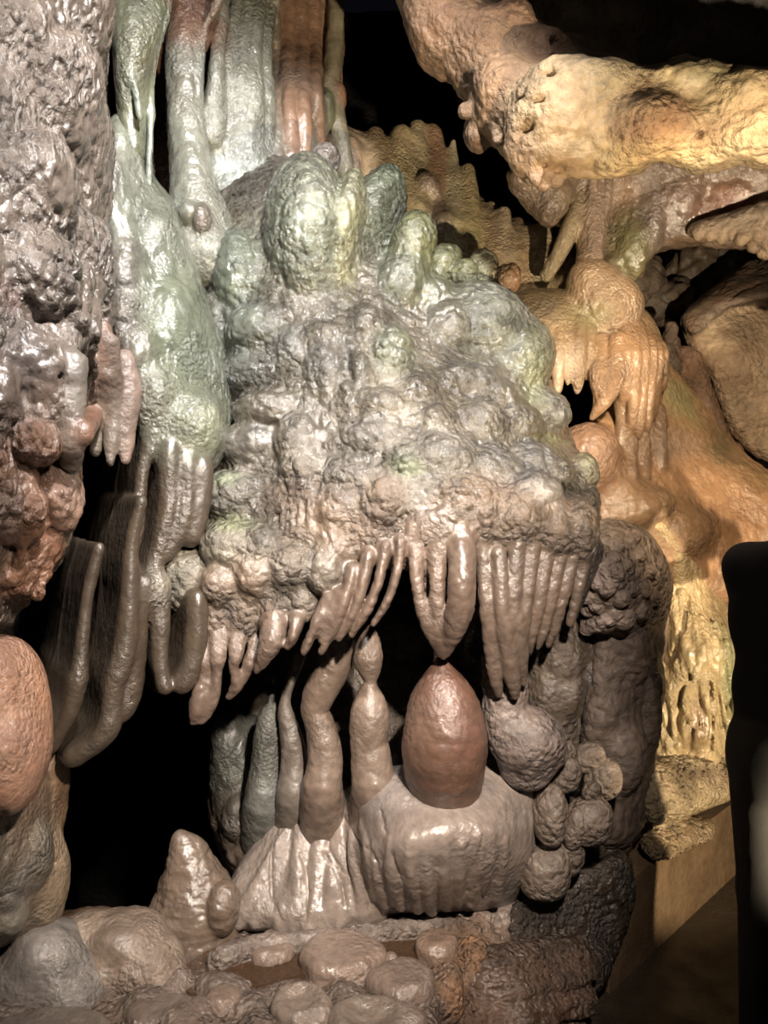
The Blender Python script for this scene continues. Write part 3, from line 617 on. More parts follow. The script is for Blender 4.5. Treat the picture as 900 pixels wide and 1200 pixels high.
# ================================================================== the alcove under it
PB = (154, 124, 100)
R2 = Rock((230, 660, 800, 1110, 2.15, 3.3), .0085 * VS, (116, 94, 74))
R2.pillow([(290, 800), (330, 740), (400, 700), (520, 660), (640, 670), (700, 740), (760, 780), (768, 880), (755, 960), (720, 1010), (640, 1060), (420, 1070), (300, 1050), (250, 960), (262, 880)],
          [(290, 800, 2.9), (450, 720, 2.85), (560, 760, 2.8), (640, 740, 2.55), (700, 760, 2.6), (760, 850, 2.7), (300, 950, 2.6), (560, 900, 2.6), (720, 1000, 2.62), (400, 1050, 2.5), (270, 900, 2.7)], R=.1, T=.35)
for a in [(285, 900, 34, 60, .08, (104, 104, 92)), (290, 950, 30, 30, .06, (120, 108, 94)), (268, 870, 16, 40, .04, (96, 92, 82)), (485, 740, 30, 30, .05, None), (500, 800, 30, 40, .04, None), (560, 700, 20, 30, .05, None), (720, 850, 40, 60, .05, (118, 98, 84)), (700, 800, 30, 40, .05, (112, 96, 84)), (745, 800, 26, 60, .04, (108, 88, 74))]:
    R2.ell(*a[:4], out=a[4], tint=a[5])
R2.bake('alcove_rock', M_wet, [('fbm', .1, .02), ('lump', .05, .012)], props=T('dark lumpy rock at the back of the alcove behind the stalagmites', 'rock'))

def stalagmite(label, pts, Y, tint, group=None, extra=None, mat=M_drip, lay=(('fbm', .06, .004), ('lump', .03, .002)), name='stalagmite', bulges=(), stains=(), vox=.005, kin=.01, ext=False, lobe=0):
    if ext: pts = list(pts) + [(pts[-1][0], pts[-1][1] + 40, pts[-1][2] * 1.15)]
    xs = [p[0] for p in pts]; ys = [p[1] for p in pts]; r = max(p[2] for p in pts)
    for b in bulges: xs += [b[0] - b[2], b[0] + b[2]]; ys += [b[1] - b[3], b[1] + b[3]]
    q = Rock((min(xs) - r - 8, min(ys) - r - 8, max(xs) + r + 8, max(ys) + r + 8, Y - .35, Y + .4), vox * VS, tint)
    ys_ = [Y] * (len(pts) - 1) + [Y + (.08 if ext else .03)]
    if lobe: q.drip(pts[:lobe + 1], ys_[:lobe + 1], kin=kin, part=q.part('upper_lobe', label='spindle shaped upper lobe')); q.drip(pts[lobe:], ys_[lobe:], kin=kin)
    else: q.drip(pts, ys_, kin=kin)
    for b in bulges: q.ell(*b[:4], Y=Y + (b[4] if len(b) > 4 else 0), k=.015, tint=b[5] if len(b) > 5 else None)
    for s_ in stains: q.stain(*s_)
    return q.bake(name, mat, lay, props=T(label, 'stalagmite' if name == 'stalagmite' else 'column', group))

stalagmite('fat orange brown pear shaped stalagmite on the grey mound', [(518, 768, 3), (517, 782, 10), (517, 800, 22), (519, 822, 36), (521, 850, 47), (521, 880, 50), (521, 912, 44)], 2.2, (130, 86, 60),
           stains=[(525, 818, 22, 40, (166, 100, 68), .5), (490, 850, 18, 50, (140, 104, 80), .6), (545, 870, 20, 30, (150, 92, 70), .4)])
stalagmite('slender two lobed brown stalagmite left of the orange one', [(434, 735, 3), (433, 752, 12), (431, 770, 17), (433, 788, 11), (434, 800, 5), (433, 812, 12), (433, 832, 21), (433, 850, 23), (432, 872, 21), (434, 880, 22), (436, 900, 24), (438, 925, 26)], 2.3, PB, ext=True, lobe=4)
stalagmite('banded column joined to the slanted drapery above it', [(405, 745, 9), (394, 775, 18), (380, 800, 20), (371, 822, 17), (368, 833, 15), (375, 850, 17), (380, 875, 19), (380, 900, 21), (378, 930, 24)], 2.36, PB, ext=True, name='rock_column', bulges=[(392, 770, 18, 26, 0)])
stalagmite('thin leaning column behind the banded one', [(352, 768, 7), (344, 790, 6), (336, 812, 6), (334, 830, 8), (338, 850, 11), (344, 880, 14), (344, 905, 16), (344, 935, 20)], 2.44, (140, 122, 106), ext=True, name='rock_column')
stalagmite('short grey stalagmite with a pale nipple tip', [(319, 816, 3), (318, 828, 6), (316, 838, 12), (315, 855, 16), (313, 880, 17), (312, 905, 19), (310, 940, 24)], 2.5, (124, 122, 110), mat=M_wet, ext=True)
stalagmite('pale column under the hanging curtain, its foot swollen', [(590, 770, 24), (592, 800, 25), (594, 812, 24), (592, 830, 26), (600, 850, 30), (618, 868, 36), (618, 890, 34)], 2.26, (152, 126, 112), name='rock_column', bulges=[(617, 866, 45, 36, 0), (592, 802, 25, 24, .0), (640, 880, 24, 22, .02)], mat=M_lump, lay=(('fbm', .08, .006), ('lump', .025, .004)))
stalagmite('grey fluted column right of the pale one', [(652, 730, 22), (652, 760, 27), (650, 790, 31), (646, 820, 30), (650, 850, 26)], 2.4, (128, 106, 84), name='rock_column', bulges=[(655, 770, 26, 36, -.02), (640, 808, 16, 30, -.03), (665, 810, 16, 30, -.03)], mat=M_lump)
# fluted apron and rounded mound
N2 = Rock((235, 870, 660, 1115, 1.85, 2.8), .0065 * VS, (178, 154, 136))
N2.pillow([(262, 1085), (268, 1040), (290, 1000), (318, 960), (345, 930), (400, 925), (440, 940), (450, 1000), (450, 1085), (360, 1092)], [(262, 1085, 2.3), (345, 930, 2.48), (440, 930, 2.36), (440, 1085, 2.26), (330, 1030, 2.34), (350, 1085, 2.24)], R=.08, T=.3, tint=(172, 148, 130))
pm = N2.part('mound', label='domed grey mound with wrinkled front')
N2.pillow([(404, 960), (412, 925), (440, 906), (480, 903), (520, 906), (570, 896), (605, 890), (632, 905), (638, 940), (634, 980), (618, 1030), (590, 1064), (520, 1068), (450, 1066), (420, 1030), (408, 995)],
          [(404, 960, 2.3), (440, 910, 2.3), (520, 905, 2.32), (620, 900, 2.34), (520, 960, 2.1), (470, 990, 2.08), (580, 980, 2.12), (630, 980, 2.26), (520, 1060, 2.2), (450, 1060, 2.2), (590, 1060, 2.28)], R=.13, T=.4, tint=(180, 156, 140), part=pm, rough=.5)
N2.ell(505, 940, 84, 42, out=.03, tint=(170, 152, 142), part=pm, k=.05, rough=.4); N2.ell(590, 915, 40, 24, out=.02, part=pm, k=.04, rough=.4)
rnd = random.Random(4)
for x0, y0, x1, y1, r in [(440, 990, 452, 1060, 7), (455, 985, 470, 1062, 8), (478, 1000, 490, 1064, 8), (500, 1010, 506, 1066, 9), (522, 1000, 524, 1062, 8), (540, 990, 536, 1055, 8), (560, 980, 552, 1056, 9), (575, 975, 566, 1040, 7), (425, 965, 440, 1050, 7), (412, 970, 425, 1055, 7), (590, 985, 582, 1050, 8)]:
    xm = (x0 + x1) / 2 + rnd.uniform(-4, 4)
    N2.drip([(x0, y0, r * .6), (xm, (y0 + y1) / 2, r), (x1, y1, r * .8)], embed=.2, k=.012, part=pm, tint=(174, 148, 130), rough=.5)
for x0, y0, x1, y1, r in [(348, 935, 300, 1080, 9), (366, 940, 330, 1084, 10), (380, 950, 362, 1084, 12), (396, 950, 398, 1080, 9), (332, 975, 280, 1080, 9), (403, 980, 410, 1070, 6), (412, 985, 424, 1072, 6), (350, 960, 345, 1085, 9), (390, 990, 383, 1085, 10)]:
    N2.drip([(x0, y0, r * .6), ((x0 + x1) / 2 + 3, (y0 + y1) / 2, r), (x1, y1, r)], embed=.35, k=.012, tint=(172, 148, 130), rough=.5)
for c in [[(405, 960), (420, 985), (440, 1005), (445, 1040)], [(318, 1000), (318, 1040), (330, 1080)], [(352, 1000), (362, 1040), (358, 1080)], [(380, 1000), (398, 1030), (405, 1060)], [(330, 970), (320, 990), (318, 1020), (320, 1070)], [(555, 1010), (556, 1040), (552, 1060)], [(565, 980), (560, 1020), (566, 1050)], [(446, 950), (452, 980), (448, 1010)], [(460, 1000), (470, 1030)], [(395, 965), (385, 990), (400, 1020)]]:
    N2.crack(c, 1.8, 0, .008)
N2.bake('flowstone_apron', M_apron, [('fbm', .1, .008), ('lump', .03, .002, (1, 1, .5)), ('ridge', .04, .004, (1, 1, .3))], props=T('grey wrinkled flowstone apron and domed mound carrying the stalagmites', 'flowstone'))
q = stalagmite('blunt brown cone standing beside the black hollow', [(212, 978, 5), (216, 988, 15), (222, 1010, 26), (226, 1040, 38), (228, 1075, 52), (226, 1110, 66)], 2.36, (140, 112, 88), bulges=[(262, 1065, 18, 30, -.08), (200, 1085, 30, 26, -.06)], mat=M_apron, lay=(('fbm', .1, .014), ('ridge', .06, .004, (1, 1, 2.5))), kin=.02)
# nodules right of the mound
for i, (x, y, rx, ry, Y, lb) in enumerate([(663, 908, 17, 20, 2.36, 'beside the swollen foot'), (690, 888, 18, 17, 2.42, 'highest on the dark rock'), (706, 912, 22, 24, 2.42, 'furthest to the right on the dark rock'), (693, 928, 10, 12, 2.34, 'smallest, between two larger ones'), (690, 962, 27, 28, 2.34, 'largest of the cluster'), (645, 955, 19, 36, 2.3, 'tall one touching the mound'),
                                         (666, 1000, 18, 26, 2.36, 'low and leaning under the largest'), (638, 1020, 30, 34, 2.34, 'wide one at the foot of the mound'), (672, 970, 12, 24, 2.32, 'narrow, left of the largest'), (655, 885, 20, 20, 2.4, 'tucked under the fluted column')]):
    q = Rock((x - rx - 14, y - ry - 14, x + rx + 14, y + ry + 14, Y - .12, Y + .14), .005 * VS, (160, 132, 108) if i % 3 else (140, 114, 90))
    q.ell(x, y, rx, ry, Y=Y, rot=(i * 37) % 40 - 20); q.ell(x + rx * .4, y - ry * .3, rx * .55, ry * .6, Y=Y - .02, k=.02); q.ell(x - rx * .3, y + ry * .4, rx * .6, ry * .5, Y=Y - .01, k=.02)
    q.bake('nodule', M_lump, [('fbm', .05, .005), ('lump', .025, .003)], props=T('rounded grey calcite nodule, ' + lb, 'nodule', 'calcite nodules right of the mound'))
# ================================================================== rocks on the right
# knobbly lump and the dark pillar under it
q = Rock((650, 580, 800, 1010, 2.2, 2.95), .0065 * VS, (200, 166, 140))
q.pillow([(690, 620), (720, 610), (755, 622), (776, 650), (787, 690), (776, 730), (750, 745), (715, 742), (690, 725), (676, 690), (680, 650)], [(690, 620, 2.45), (780, 690, 2.56), (720, 680, 2.36), (740, 735, 2.5), (680, 690, 2.42)], R=.12, T=.3)
pl = q.part('lower_pillar', label='dark brown pillar under the knobbly lump', mat=M_dark)
q.pillow([(700, 735), (770, 720), (778, 760), (764, 800), (762, 860), (766, 900), (750, 960), (735, 990), (690, 985), (680, 930), (684, 850), (692, 800)], [(700, 735, 2.56), (775, 740, 2.66), (720, 850, 2.54), (760, 900, 2.66), (690, 900, 2.55), (720, 980, 2.56)], R=.1, T=.3, tint=(136, 108, 88), part=pl)
q.ell(735, 760, 26, 40, out=.04, part=pl, tint=(150, 118, 96)); q.ell(720, 880, 34, 50, out=.05, part=pl, tint=(152, 124, 104)); q.ell(752, 830, 16, 60, out=.02, part=pl, tint=(140, 110, 86))
rnd = random.Random(11)
for x, y, r in [(690, 662, 9), (706, 668, 9), (700, 682, 8), (688, 700, 9), (690, 714, 8), (700, 712, 7), (716, 655, 9), (722, 672, 9), (728, 700, 10), (712, 690, 8), (740, 690, 8), (735, 665, 8), (748, 650, 9), (760, 670, 9), (765, 700, 10), (750, 715, 10), (705, 645, 8), (725, 640, 9), (742, 632, 9), (694, 640, 8), (708, 728, 14), (688, 728, 6), (728, 722, 13), (770, 660, 7), (755, 690, 8)]:
    q.ell(x, y, r, r * rnd.uniform(.8, 1.15), out=.024, k=.007, tint=(214, 178, 154) if rnd.random() < .6 else (190, 156, 130))
q.drip([(686, 738, 6), (705, 728, 8), (722, 716, 8)], embed=-.2, tint=(224, 186, 164))
q.bake('knobbly_lump', M_lump, [('fbm', .08, .008), ('lump', .028, .008)], props=T('brown cauliflower like lump of rock right of the stalactite fringe', 'rock'))

# amber slope
AM = (225, 160, 92)
q = Rock((610, 380, 980, 720, 2.45, 3.5), .0085 * VS, AM)
q.pillow([(660, 520), (690, 498), (716, 470), (740, 445), (778, 425), (800, 445), (840, 490), (880, 540), (960, 590), (970, 700), (800, 700), (700, 660), (690, 600), (672, 550)],
         [(660, 520, 2.75), (740, 440, 3.0), (790, 430, 3.12), (960, 600, 3.0), (800, 560, 2.96), (700, 560, 2.8), (720, 640, 2.75), (900, 690, 3.0), (860, 520, 3.1)], R=.12, T=.4)
q.ell(690, 540, 36, 44, Y=2.86, tint=(196, 138, 88), k=.04); q.ell(715, 590, 40, 60, out=.03, tint=(200, 146, 88), k=.05); q.ell(770, 625, 60, 40, out=.025, tint=(198, 146, 84), k=.05); q.ell(740, 600, 50, 26, out=.025, tint=(196, 146, 92), rot=20, k=.04)
for x, y in [(728, 500), (742, 495), (758, 500), (770, 520), (750, 530), (735, 530)]:
    q.drip([(x, y - 40, 9), (x + 2, y, 9), (x + 6, y + 26, 7)], embed=.2, tint=(186, 140, 100), k=.015)
q.stain(800, 470, 30, 40, (186, 178, 100), .8); q.stain(845, 520, 34, 34, (124, 116, 62), .7); q.stain(780, 450, 24, 24, (206, 180, 110), .7); q.stain(790, 520, 36, 24, (190, 160, 134), .5); q.stain(885, 560, 26, 26, (170, 130, 50), .6); q.stain(850, 620, 90, 60, (150, 96, 46), .55)  # last, widest patch paints the shade near the visitor into the colour
q.bake('flowstone_slope', M_slope, [('fbm', .1, .01), ('lump', .03, .005)], props=T('amber brown flowstone slope with a green crest on the right', 'flowstone'))
q = Rock((760, 560, 930, 740, 2.95, 3.5), .012 * VS, (150, 98, 50)); q.pillow([(780, 600), (960, 580), (960, 760), (780, 760)], [(780, 600, 3.1), (960, 600, 3.1), (780, 760, 3.15)], R=.1, T=.25)
q.bake('wall_right', M_slope, [('fbm', .08, .02)], props={'kind': 'structure', 'label': 'amber brown cave wall behind the cascade'})
# ribbed cascade under it
q = Rock((720, 560, 900, 920, 2.45, 3.3), .006 * VS, (240, 198, 120))
q.pillow([(740, 600), (780, 600), (805, 625), (830, 665), (850, 710), (862, 760), (868, 820), (866, 862), (858, 890), (800, 896), (766, 890), (762, 840), (768, 780), (776, 730), (780, 690), (770, 640)],
         [(740, 600, 2.75), (800, 620, 2.8), (850, 710, 2.92), (868, 850, 2.96), (766, 890, 2.86), (770, 760, 2.84), (820, 760, 2.76), (820, 880, 2.82)], R=.12, T=.3)
rnd = random.Random(6)
pr = q.part('ribs', label='glossy wavy yellow ribs')
for i in range(19):
    x = 776 + i * 4.9; y0 = 690 + abs(i - 6) * 5 + rnd.uniform(-8, 10); y1 = rnd.uniform(862, 888)
    pts = []; n = 9
    for j in range(n):
        t = j / (n - 1); pts.append((x - (1 - t) * (26 - i * 1.0) * (1 if i < 12 else .9) + (6 if i > 13 else 0) * t + rnd.uniform(-1.8, 1.8), y0 + (y1 - y0) * t, rnd.uniform(2.6, 5.2)))
    q.drip(pts, embed=-.1, k=.005, part=pr, tint=(245, 206, 126) if i < 15 else (226, 210, 132), rough=.5, kin=.004)
for c in [[(800, 800), (796, 830), (792, 870)], [(808, 790), (812, 830), (808, 880)], [(816, 800), (822, 850), (824, 880)], [(832, 800), (834, 840), (832, 880)], [(840, 810), (846, 850)], [(790, 770), (800, 740), (806, 700)]]:
    q.crack(c, 3.2, .01, .01)
q.ell(780, 885, 18, 12, out=.03, k=.02, part=q.part('foot_lump')); q.ell(828, 888, 14, 10, out=.03, k=.02, part=pr)
q.stain(858, 790, 14, 60, (170, 172, 96), .7); q.stain(815, 850, 22, 36, (150, 96, 48), .7); q.stain(770, 640, 30, 30, (200, 158, 90), .4)
q.bake('ribbed_cascade', M_casc, [('fbm', .06, .006), ('lump', .022, .006, (1, 1, .55))], props=T('glossy yellow ribbed flowstone cascade in front of the amber slope', 'flowstone'))

# canopy with drip fringe + the joined column
q = Rock((585, 190, 800, 590, 2.6, 3.4), .006 * VS, (206, 152, 96))
q.pillow([(604, 345), (640, 338), (690, 345), (712, 362), (716, 380), (700, 405), (660, 420), (620, 400), (606, 375)], [(604, 345, 2.9), (716, 380, 2.9), (660, 350, 2.84), (660, 410, 2.74), (700, 400, 2.8)], R=.1, T=.3, tint=(190, 158, 104))
q.pillow([(672, 345), (705, 330), (735, 345), (765, 375), (779, 410), (776, 440), (755, 460), (720, 470), (690, 450), (690, 400)], [(672, 345, 2.95), (720, 340, 2.95), (778, 420, 2.92), (735, 420, 2.76), (720, 465, 2.8), (690, 450, 2.82)], R=.12, T=.35, tint=(212, 164, 104))
pc = q.part('column', label='slender drip fed column above the canopy')
q.drip([(695, 198, 26, 2.95), (694, 230, 24, 2.93), (693, 262, 20, 2.92), (692, 295, 16, 2.92), (690, 318, 17, 2.9), (694, 335, 30, 2.9), (712, 360, 40, 2.9)], tint=(200, 158, 110), part=pc, k=.03)
for pts in ([(690, 195, 7, 2.9), (681, 235, 10, 2.9), (669, 268, 11, 2.91), (655, 298, 9, 2.94), (641, 322, 8, 2.98)], [(696, 200, 6, 2.85), (694, 230, 6, 2.86), (696, 260, 6, 2.87), (694, 300, 5, 2.88)], [(714, 200, 6, 2.86), (710, 235, 6, 2.86), (703, 265, 5, 2.87), (700, 305, 5, 2.88)], [(706, 200, 4, 2.86), (702, 240, 4, 2.86), (700, 275, 4, 2.87)]):
    q.drip(pts, tint=(212, 170, 140) if pts[0][0] != 690 else (200, 168, 110), part=pc, k=.008)
def tc(pts, tint=(210, 154, 96)):
    pid = q.part('stalactite', mat=M_casc); q.drip(pts, embed=.15, tint=tint, part=pid, k=.008, rough=.3)
for x, y1, r, Y in [(628, 436, 6, 2.82), (640, 446, 6, 2.8), (655, 462, 8, 2.78), (667, 450, 7, 2.78), (678, 460, 9, 2.78), (690, 444, 8, 2.8), (702, 430, 8, 2.84)]:
    tc([(x + 1, 378, r, Y + .05), (x, 405, r * 1.1, Y - .005), (x - 1, (405 + y1) / 2, r, Y), (x - 1, y1 - 8, r * .7, Y + .01), (x - 2, y1, r * .3, Y + .01)], (200, 158, 108))
tc([(706, 400, 10, 2.82), (703, 440, 13, 2.78), (704, 465, 9, 2.8), (697, 486, 4, 2.82)])
tc([(724, 400, 12, 2.79), (720, 440, 13, 2.76), (708, 470, 9, 2.78), (694, 489, 4, 2.82)])
for x, y1, r in [(734, 480, 9), (744, 504, 8), (753, 510, 8), (762, 505, 8), (770, 490, 7), (777, 470, 6)]:
    Y = 2.78 + max(0, x - 750) * .004
    tc([(x - (x - 735) * .25, 375 + (x - 735) * .5, r, Y + .07), (x, 415, r * 1.15, Y - .01), (x - 1, 450, r, Y + .01), (x - 3, y1 - 14, r * .8, Y + .05), (x - 5, y1, r * .6, Y + .09)])
q.drip([(728, 470, 8, 2.86), (730, 500, 9, 2.88), (726, 530, 12, 2.9), (722, 550, 14, 2.9)], tint=(190, 146, 100), k=.02)
q.stain(690, 372, 34, 20, (176, 170, 104), .6); q.stain(640, 360, 22, 24, (170, 146, 116), .6)
q.bake('flowstone_canopy', M_casc, [('fbm', .08, .004), ('ridge', .03, .0025, (1, 1, .3))], props=T('honey coloured flowstone canopy fringed with small stalactites, under a slender column', 'flowstone'))

# fluted tan wall at the back, its tips standing up
q = Rock((375, 110, 680, 380, 2.7, 3.7), .0085 * VS, (247, 206, 146))
q.pillow([(396, 150), (420, 155), (455, 160), (500, 170), (520, 190), (560, 230), (600, 260), (660, 270), (700, 330), (690, 385), (560, 385), (480, 340), (420, 270), (396, 220)], [(396, 150, 3.1), (500, 170, 3.35), (640, 275, 3.2), (690, 340, 3.15), (430, 270, 3.05), (560, 340, 3.05)], R=.1, T=.35)
for pts, t in [([(412, 170, 8), (418, 220, 12), (436, 280, 18)], (240, 192, 139)), ([(470, 160, 13), (466, 210, 16), (470, 270, 18)], (249, 213, 144)), ([(488, 150, 9), (486, 200, 15), (488, 250, 18)], (250, 220, 156)), ([(506, 158, 12), (508, 190, 16), (504, 225, 16)], (228, 168, 115)), ([(531, 166, 3), (530, 185, 7), (528, 220, 12), (530, 270, 17)], (250, 225, 168)),
               ([(548, 200, 8), (550, 250, 14), (546, 290, 18), (545, 320, 16)], (244, 211, 132)), ([(575, 245, 8), (576, 290, 11), (578, 330, 12)], (247, 204, 141)), ([(590, 250, 8), (592, 290, 10), (594, 330, 11)], (247, 211, 156)), ([(606, 262, 7), (610, 300, 9), (614, 340, 9)], (228, 180, 115)), ([(622, 272, 7), (626, 300, 9), (630, 340, 9)], (250, 220, 156)), ([(636, 270, 9), (640, 300, 9), (642, 335, 8)], (247, 216, 144)), ([(440, 160, 10), (444, 210, 16), (452, 260, 16)], (244, 201, 134))]:
    pid = q.part('flute')
    q.drip(pts, embed=.1, k=.034, tint=t, part=pid, rough=.6)
q.drip([(500, 215, 12), (512, 240, 10), (520, 262, 14)], embed=0, k=.02, tint=(180, 148, 120)); q.stain(540, 280, 30, 40, (204, 189, 108), .6); q.stain(512, 255, 18, 30, (168, 141, 120), .6); q.stain(480, 200, 20, 30, (235, 211, 132), .4)
q.bake('fluted_flowstone', M_wet, [('fbm', .1, .012), ('lump', .04, .005, (1, 1, .5))], props=T('tan fluted flowstone with upright tips behind the mossy domes', 'flowstone'))

# overhanging ledge, top right
LD = (222, 178, 112)
q = Rock((440, -110, 1010, 250, 1.8, 3.0), .0085 * VS, LD)
q.pillow([(450, -90), (468, 0), (486, 35), (508, 62), (532, 92), (548, 120), (558, 150), (578, 165), (600, 190), (618, 216), (640, 211), (680, 203), (720, 205), (745, 204), (765, 190), (782, 187), (800, 192), (812, 201), (838, 196), (856, 190), (874, 188), (900, 196), (980, 190), (990, 84), (900, 82), (868, 86), (836, 78), (800, 70), (770, 80), (745, 80), (725, 72), (700, 62), (676, 46), (650, 40), (628, 22), (612, 0), (600, -90)],
         [(450, -90, 2.4), (480, 20, 2.36), (550, 110, 2.3), (610, 205, 2.24), (700, 200, 2.16), (800, 190, 2.1), (980, 190, 2.0), (650, 120, 2.06), (760, 130, 1.98), (900, 130, 1.94), (620, 10, 2.36), (700, 65, 2.2), (800, 75, 2.14), (980, 85, 2.1), (540, 20, 2.26)], R=.12, T=.45)
for a in [(520, 40, 40, 46, .05, (190, 140, 84)), (570, 60, 36, 40, .05, (196, 142, 84)), (590, 110, 34, 40, .05, (206, 150, 88)), (650, 130, 50, 50, .05, LD), (700, 110, 60, 30, .03, (230, 196, 130)), (620, 170, 26, 36, .04, (210, 160, 96)), (660, 180, 36, 24, .04, (226, 184, 116)), (720, 175, 40, 26, .045, (232, 190, 112)), (770, 150, 44, 26, .03, (206, 150, 82)), (820, 165, 44, 30, .045, (236, 200, 130)),
          (800, 110, 70, 26, .03, (234, 200, 130)), (880, 120, 50, 32, .03, (232, 196, 122)), (890, 165, 40, 22, .04, (236, 200, 132)), (600, 30, 26, 26, .03, (170, 120, 72)), (560, 150, 14, 26, .03, (150, 110, 74)), (640, 60, 26, 22, .03, (190, 134, 74)), (505, 0, 30, 40, .03, (176, 130, 84))]:
    q.ell(*a[:4], out=a[4], tint=a[5], k=.05)
for x, y, rx, ry in [(645, 85, 11, 7), (613, 92, 8, 5), (786, 193, 22, 9), (617, 152, 10, 6), (609, 118, 12, 3), (632, 118, 8, 3), (655, 50, 14, 9), (665, 62, 8, 5), (650, 66, 6, 6), (745, 140, 3, 2), (777, 140, 4, 4), (820, 158, 5, 5), (640, 190, 5, 3), (656, 199, 7, 3), (690, 197, 8, 3)]:
    q.ell(x, y, rx, ry, Y=q.hit(x, y) + .005, rd=.03, sub=True, k=.012)
for x, y in [(636, 214), (628, 208), (652, 212), (545, 130), (556, 158), (585, 160)]: q.ell(x, y, 7, 9, Y=q.hit(x, y - 8) + .01, tint=(200, 150, 96), k=.02)
q.stain(770, 145, 46, 20, (190, 126, 58), .7); q.stain(828, 158, 24, 20, (180, 120, 52), .6); q.stain(640, 60, 40, 26, (150, 98, 48), .6); q.stain(530, 40, 60, 60, (176, 124, 76), .5); q.stain(835, 85, 30, 10, (170, 160, 80), .5); q.stain(550, 130, 12, 40, (110, 90, 60), .5); q.stain(655, 195, 50, 8, (200, 140, 50), .6); q.stain(760, 185, 60, 14, (240, 190, 90), .6)
q.bake('overhanging_ledge', M_dry, [('fbm', .12, .018), ('lump', .045, .007), ('fbm', .025, .005)], props=T('bright yellow overhanging limestone ledge across the top right', 'rock'))

# arch under the ledge
q = Rock((590, 170, 1000, 360, 2.5, 3.4), .0085 * VS, (176, 140, 108))
q.pillow([(620, 190), (980, 170), (980, 270), (900, 285), (860, 290), (800, 285), (760, 300), (738, 318), (720, 335), (700, 330), (690, 280), (650, 262), (626, 250)], [(620, 190, 2.75), (980, 180, 2.65), (700, 260, 2.96), (760, 230, 2.86), (740, 310, 2.9), (860, 270, 2.86), (980, 260, 2.7)], R=.08, T=.3)
for a in [(645, 225, 24, 30, .06, (186, 150, 110)), (640, 250, 14, 14, .04, (150, 110, 70)), (738, 280, 24, 50, .05, (170, 150, 96)), (760, 260, 18, 40, .03, (166, 140, 122)), (790, 240, 34, 40, .04, (176, 136, 112)), (850, 235, 40, 30, .04, (188, 120, 80)), (800, 275, 30, 14, .03, (160, 120, 84))]:
    q.ell(*a[:4], out=a[4], tint=a[5], k=.03)
q.stain(735, 290, 22, 40, (170, 164, 90), .7); q.stain(850, 240, 44, 18, (204, 116, 70), .6); q.stain(780, 245, 40, 30, (166, 134, 122), .6); q.stain(730, 225, 14, 30, (196, 140, 84), .6)
q.bake('rock_arch', M_wet, [('fbm', .08, .014), ('lump', .04, .008)], props=T('reddish rock arch under the yellow ledge, framing a dark hole', 'rock'))
# pale tongue at the right edge
q = Rock((795, 220, 990, 310, 2.4, 3.15), .006 * VS, (206, 172, 138))
q.pillow([(806, 272), (814, 262), (840, 254), (880, 242), (980, 222), (980, 300), (896, 292), (884, 284), (868, 276), (845, 278), (815, 278)], [(806, 270, 2.8), (980, 230, 2.56), (980, 290, 2.6)], R=.035, T=.25)
for x, y, r in [(818, 274, 6), (832, 275, 6), (846, 276, 7), (858, 274, 6), (870, 278, 8), (884, 286, 8), (897, 292, 9), (888, 272, 8), (910, 288, 10), (930, 294, 10)]: q.ell(x, y, r, r * 1.2, out=.015, k=.012, tint=(210, 168, 118))
q.bake('pale_rock_tongue', M_dry, [('fbm', .05, .006), ('lump', .025, .005)], props=T('pale pointed rock tongue jutting in at the right edge', 'rock'))
# big slab, right
q = Rock((770, 270, 1010, 600, 2.9, 3.9), .0095 * VS, (206, 170, 122))
q.pillow([(800, 386), (812, 360), (850, 330), (900, 296), (980, 260), (990, 560), (900, 540), (868, 520), (845, 480), (830, 440), (808, 410)], [(800, 386, 3.3), (900, 300, 3.45), (980, 270, 3.4), (860, 400, 3.2), (900, 540, 3.2), (980, 500, 3.1)], R=.06, T=.4)
q.pillow([(800, 375), (830, 345), (870, 312), (905, 295), (980, 255), (980, 330), (890, 350), (850, 362), (815, 392)], [(800, 380, 3.26), (980, 260, 3.3), (890, 345, 3.2)], R=.04, T=.15, tint=(150, 124, 98))
for c in [[(820, 380), (850, 372), (890, 360)], [(840, 365), (870, 340), (900, 330)]]: q.crack(c, 2.5)
q.stain(835, 400, 20, 26, (224, 188, 130), .5); q.stain(890, 480, 40, 40, (210, 160, 110), .4)
q.bake('tilted_slab', M_dry, [('fbm', .1, .014), ('fbm', .03, .005)], props=T('big tan tilted limestone slab at the right edge', 'rock'))
for i, (pts, t, lb) in enumerate([([(786, 385, 7), (784, 405, 10), (788, 430, 12)], (120, 92, 66), 'small dark rock spike left of the tilted slab'), ([(804, 420, 12), (815, 450, 16), (835, 500, 14), (860, 540, 12)], (150, 104, 66), 'brown rock rib between slope and tilted slab')]):
    q = Rock((765, 370, 890, 570, 3.0, 3.6), .0085 * VS, t); q.drip(pts, 3.25, kin=.02); q.bake('rock_rib', M_dry, [('fbm', .06, .02), ('lump', .03, .008)], props=T(lb, 'rock'))
# rocks seen in the hole behind the arch
for i, (x, y, rx, ry, Y) in enumerate([(745, 330, 34, 30, 3.6), (775, 355, 40, 26, 3.65), (810, 320, 46, 36, 3.78), (850, 300, 40, 30, 3.75)]):
    q = Rock((x - rx * 1.6, y - ry * 1.6, x + rx * 1.6, y + ry * 1.6, Y - .35, Y + .35), .014 * VS, (120, 94, 66)); q.ell(x, y, rx, ry, Y=Y, rot=i * 25); q.ell(x + rx * .3, y - ry * .3, rx * .6, ry * .7, Y=Y)
    q.bake('boulder', M_dark, [('fbm', .2, .05), ('cobble', .12, .02)], props=T(['dark boulder nearest the column in the hole', 'low flat boulder deep in the hole', 'large dark boulder at the back of the hole', 'dark boulder under the pale tongue'][i], 'boulder'))
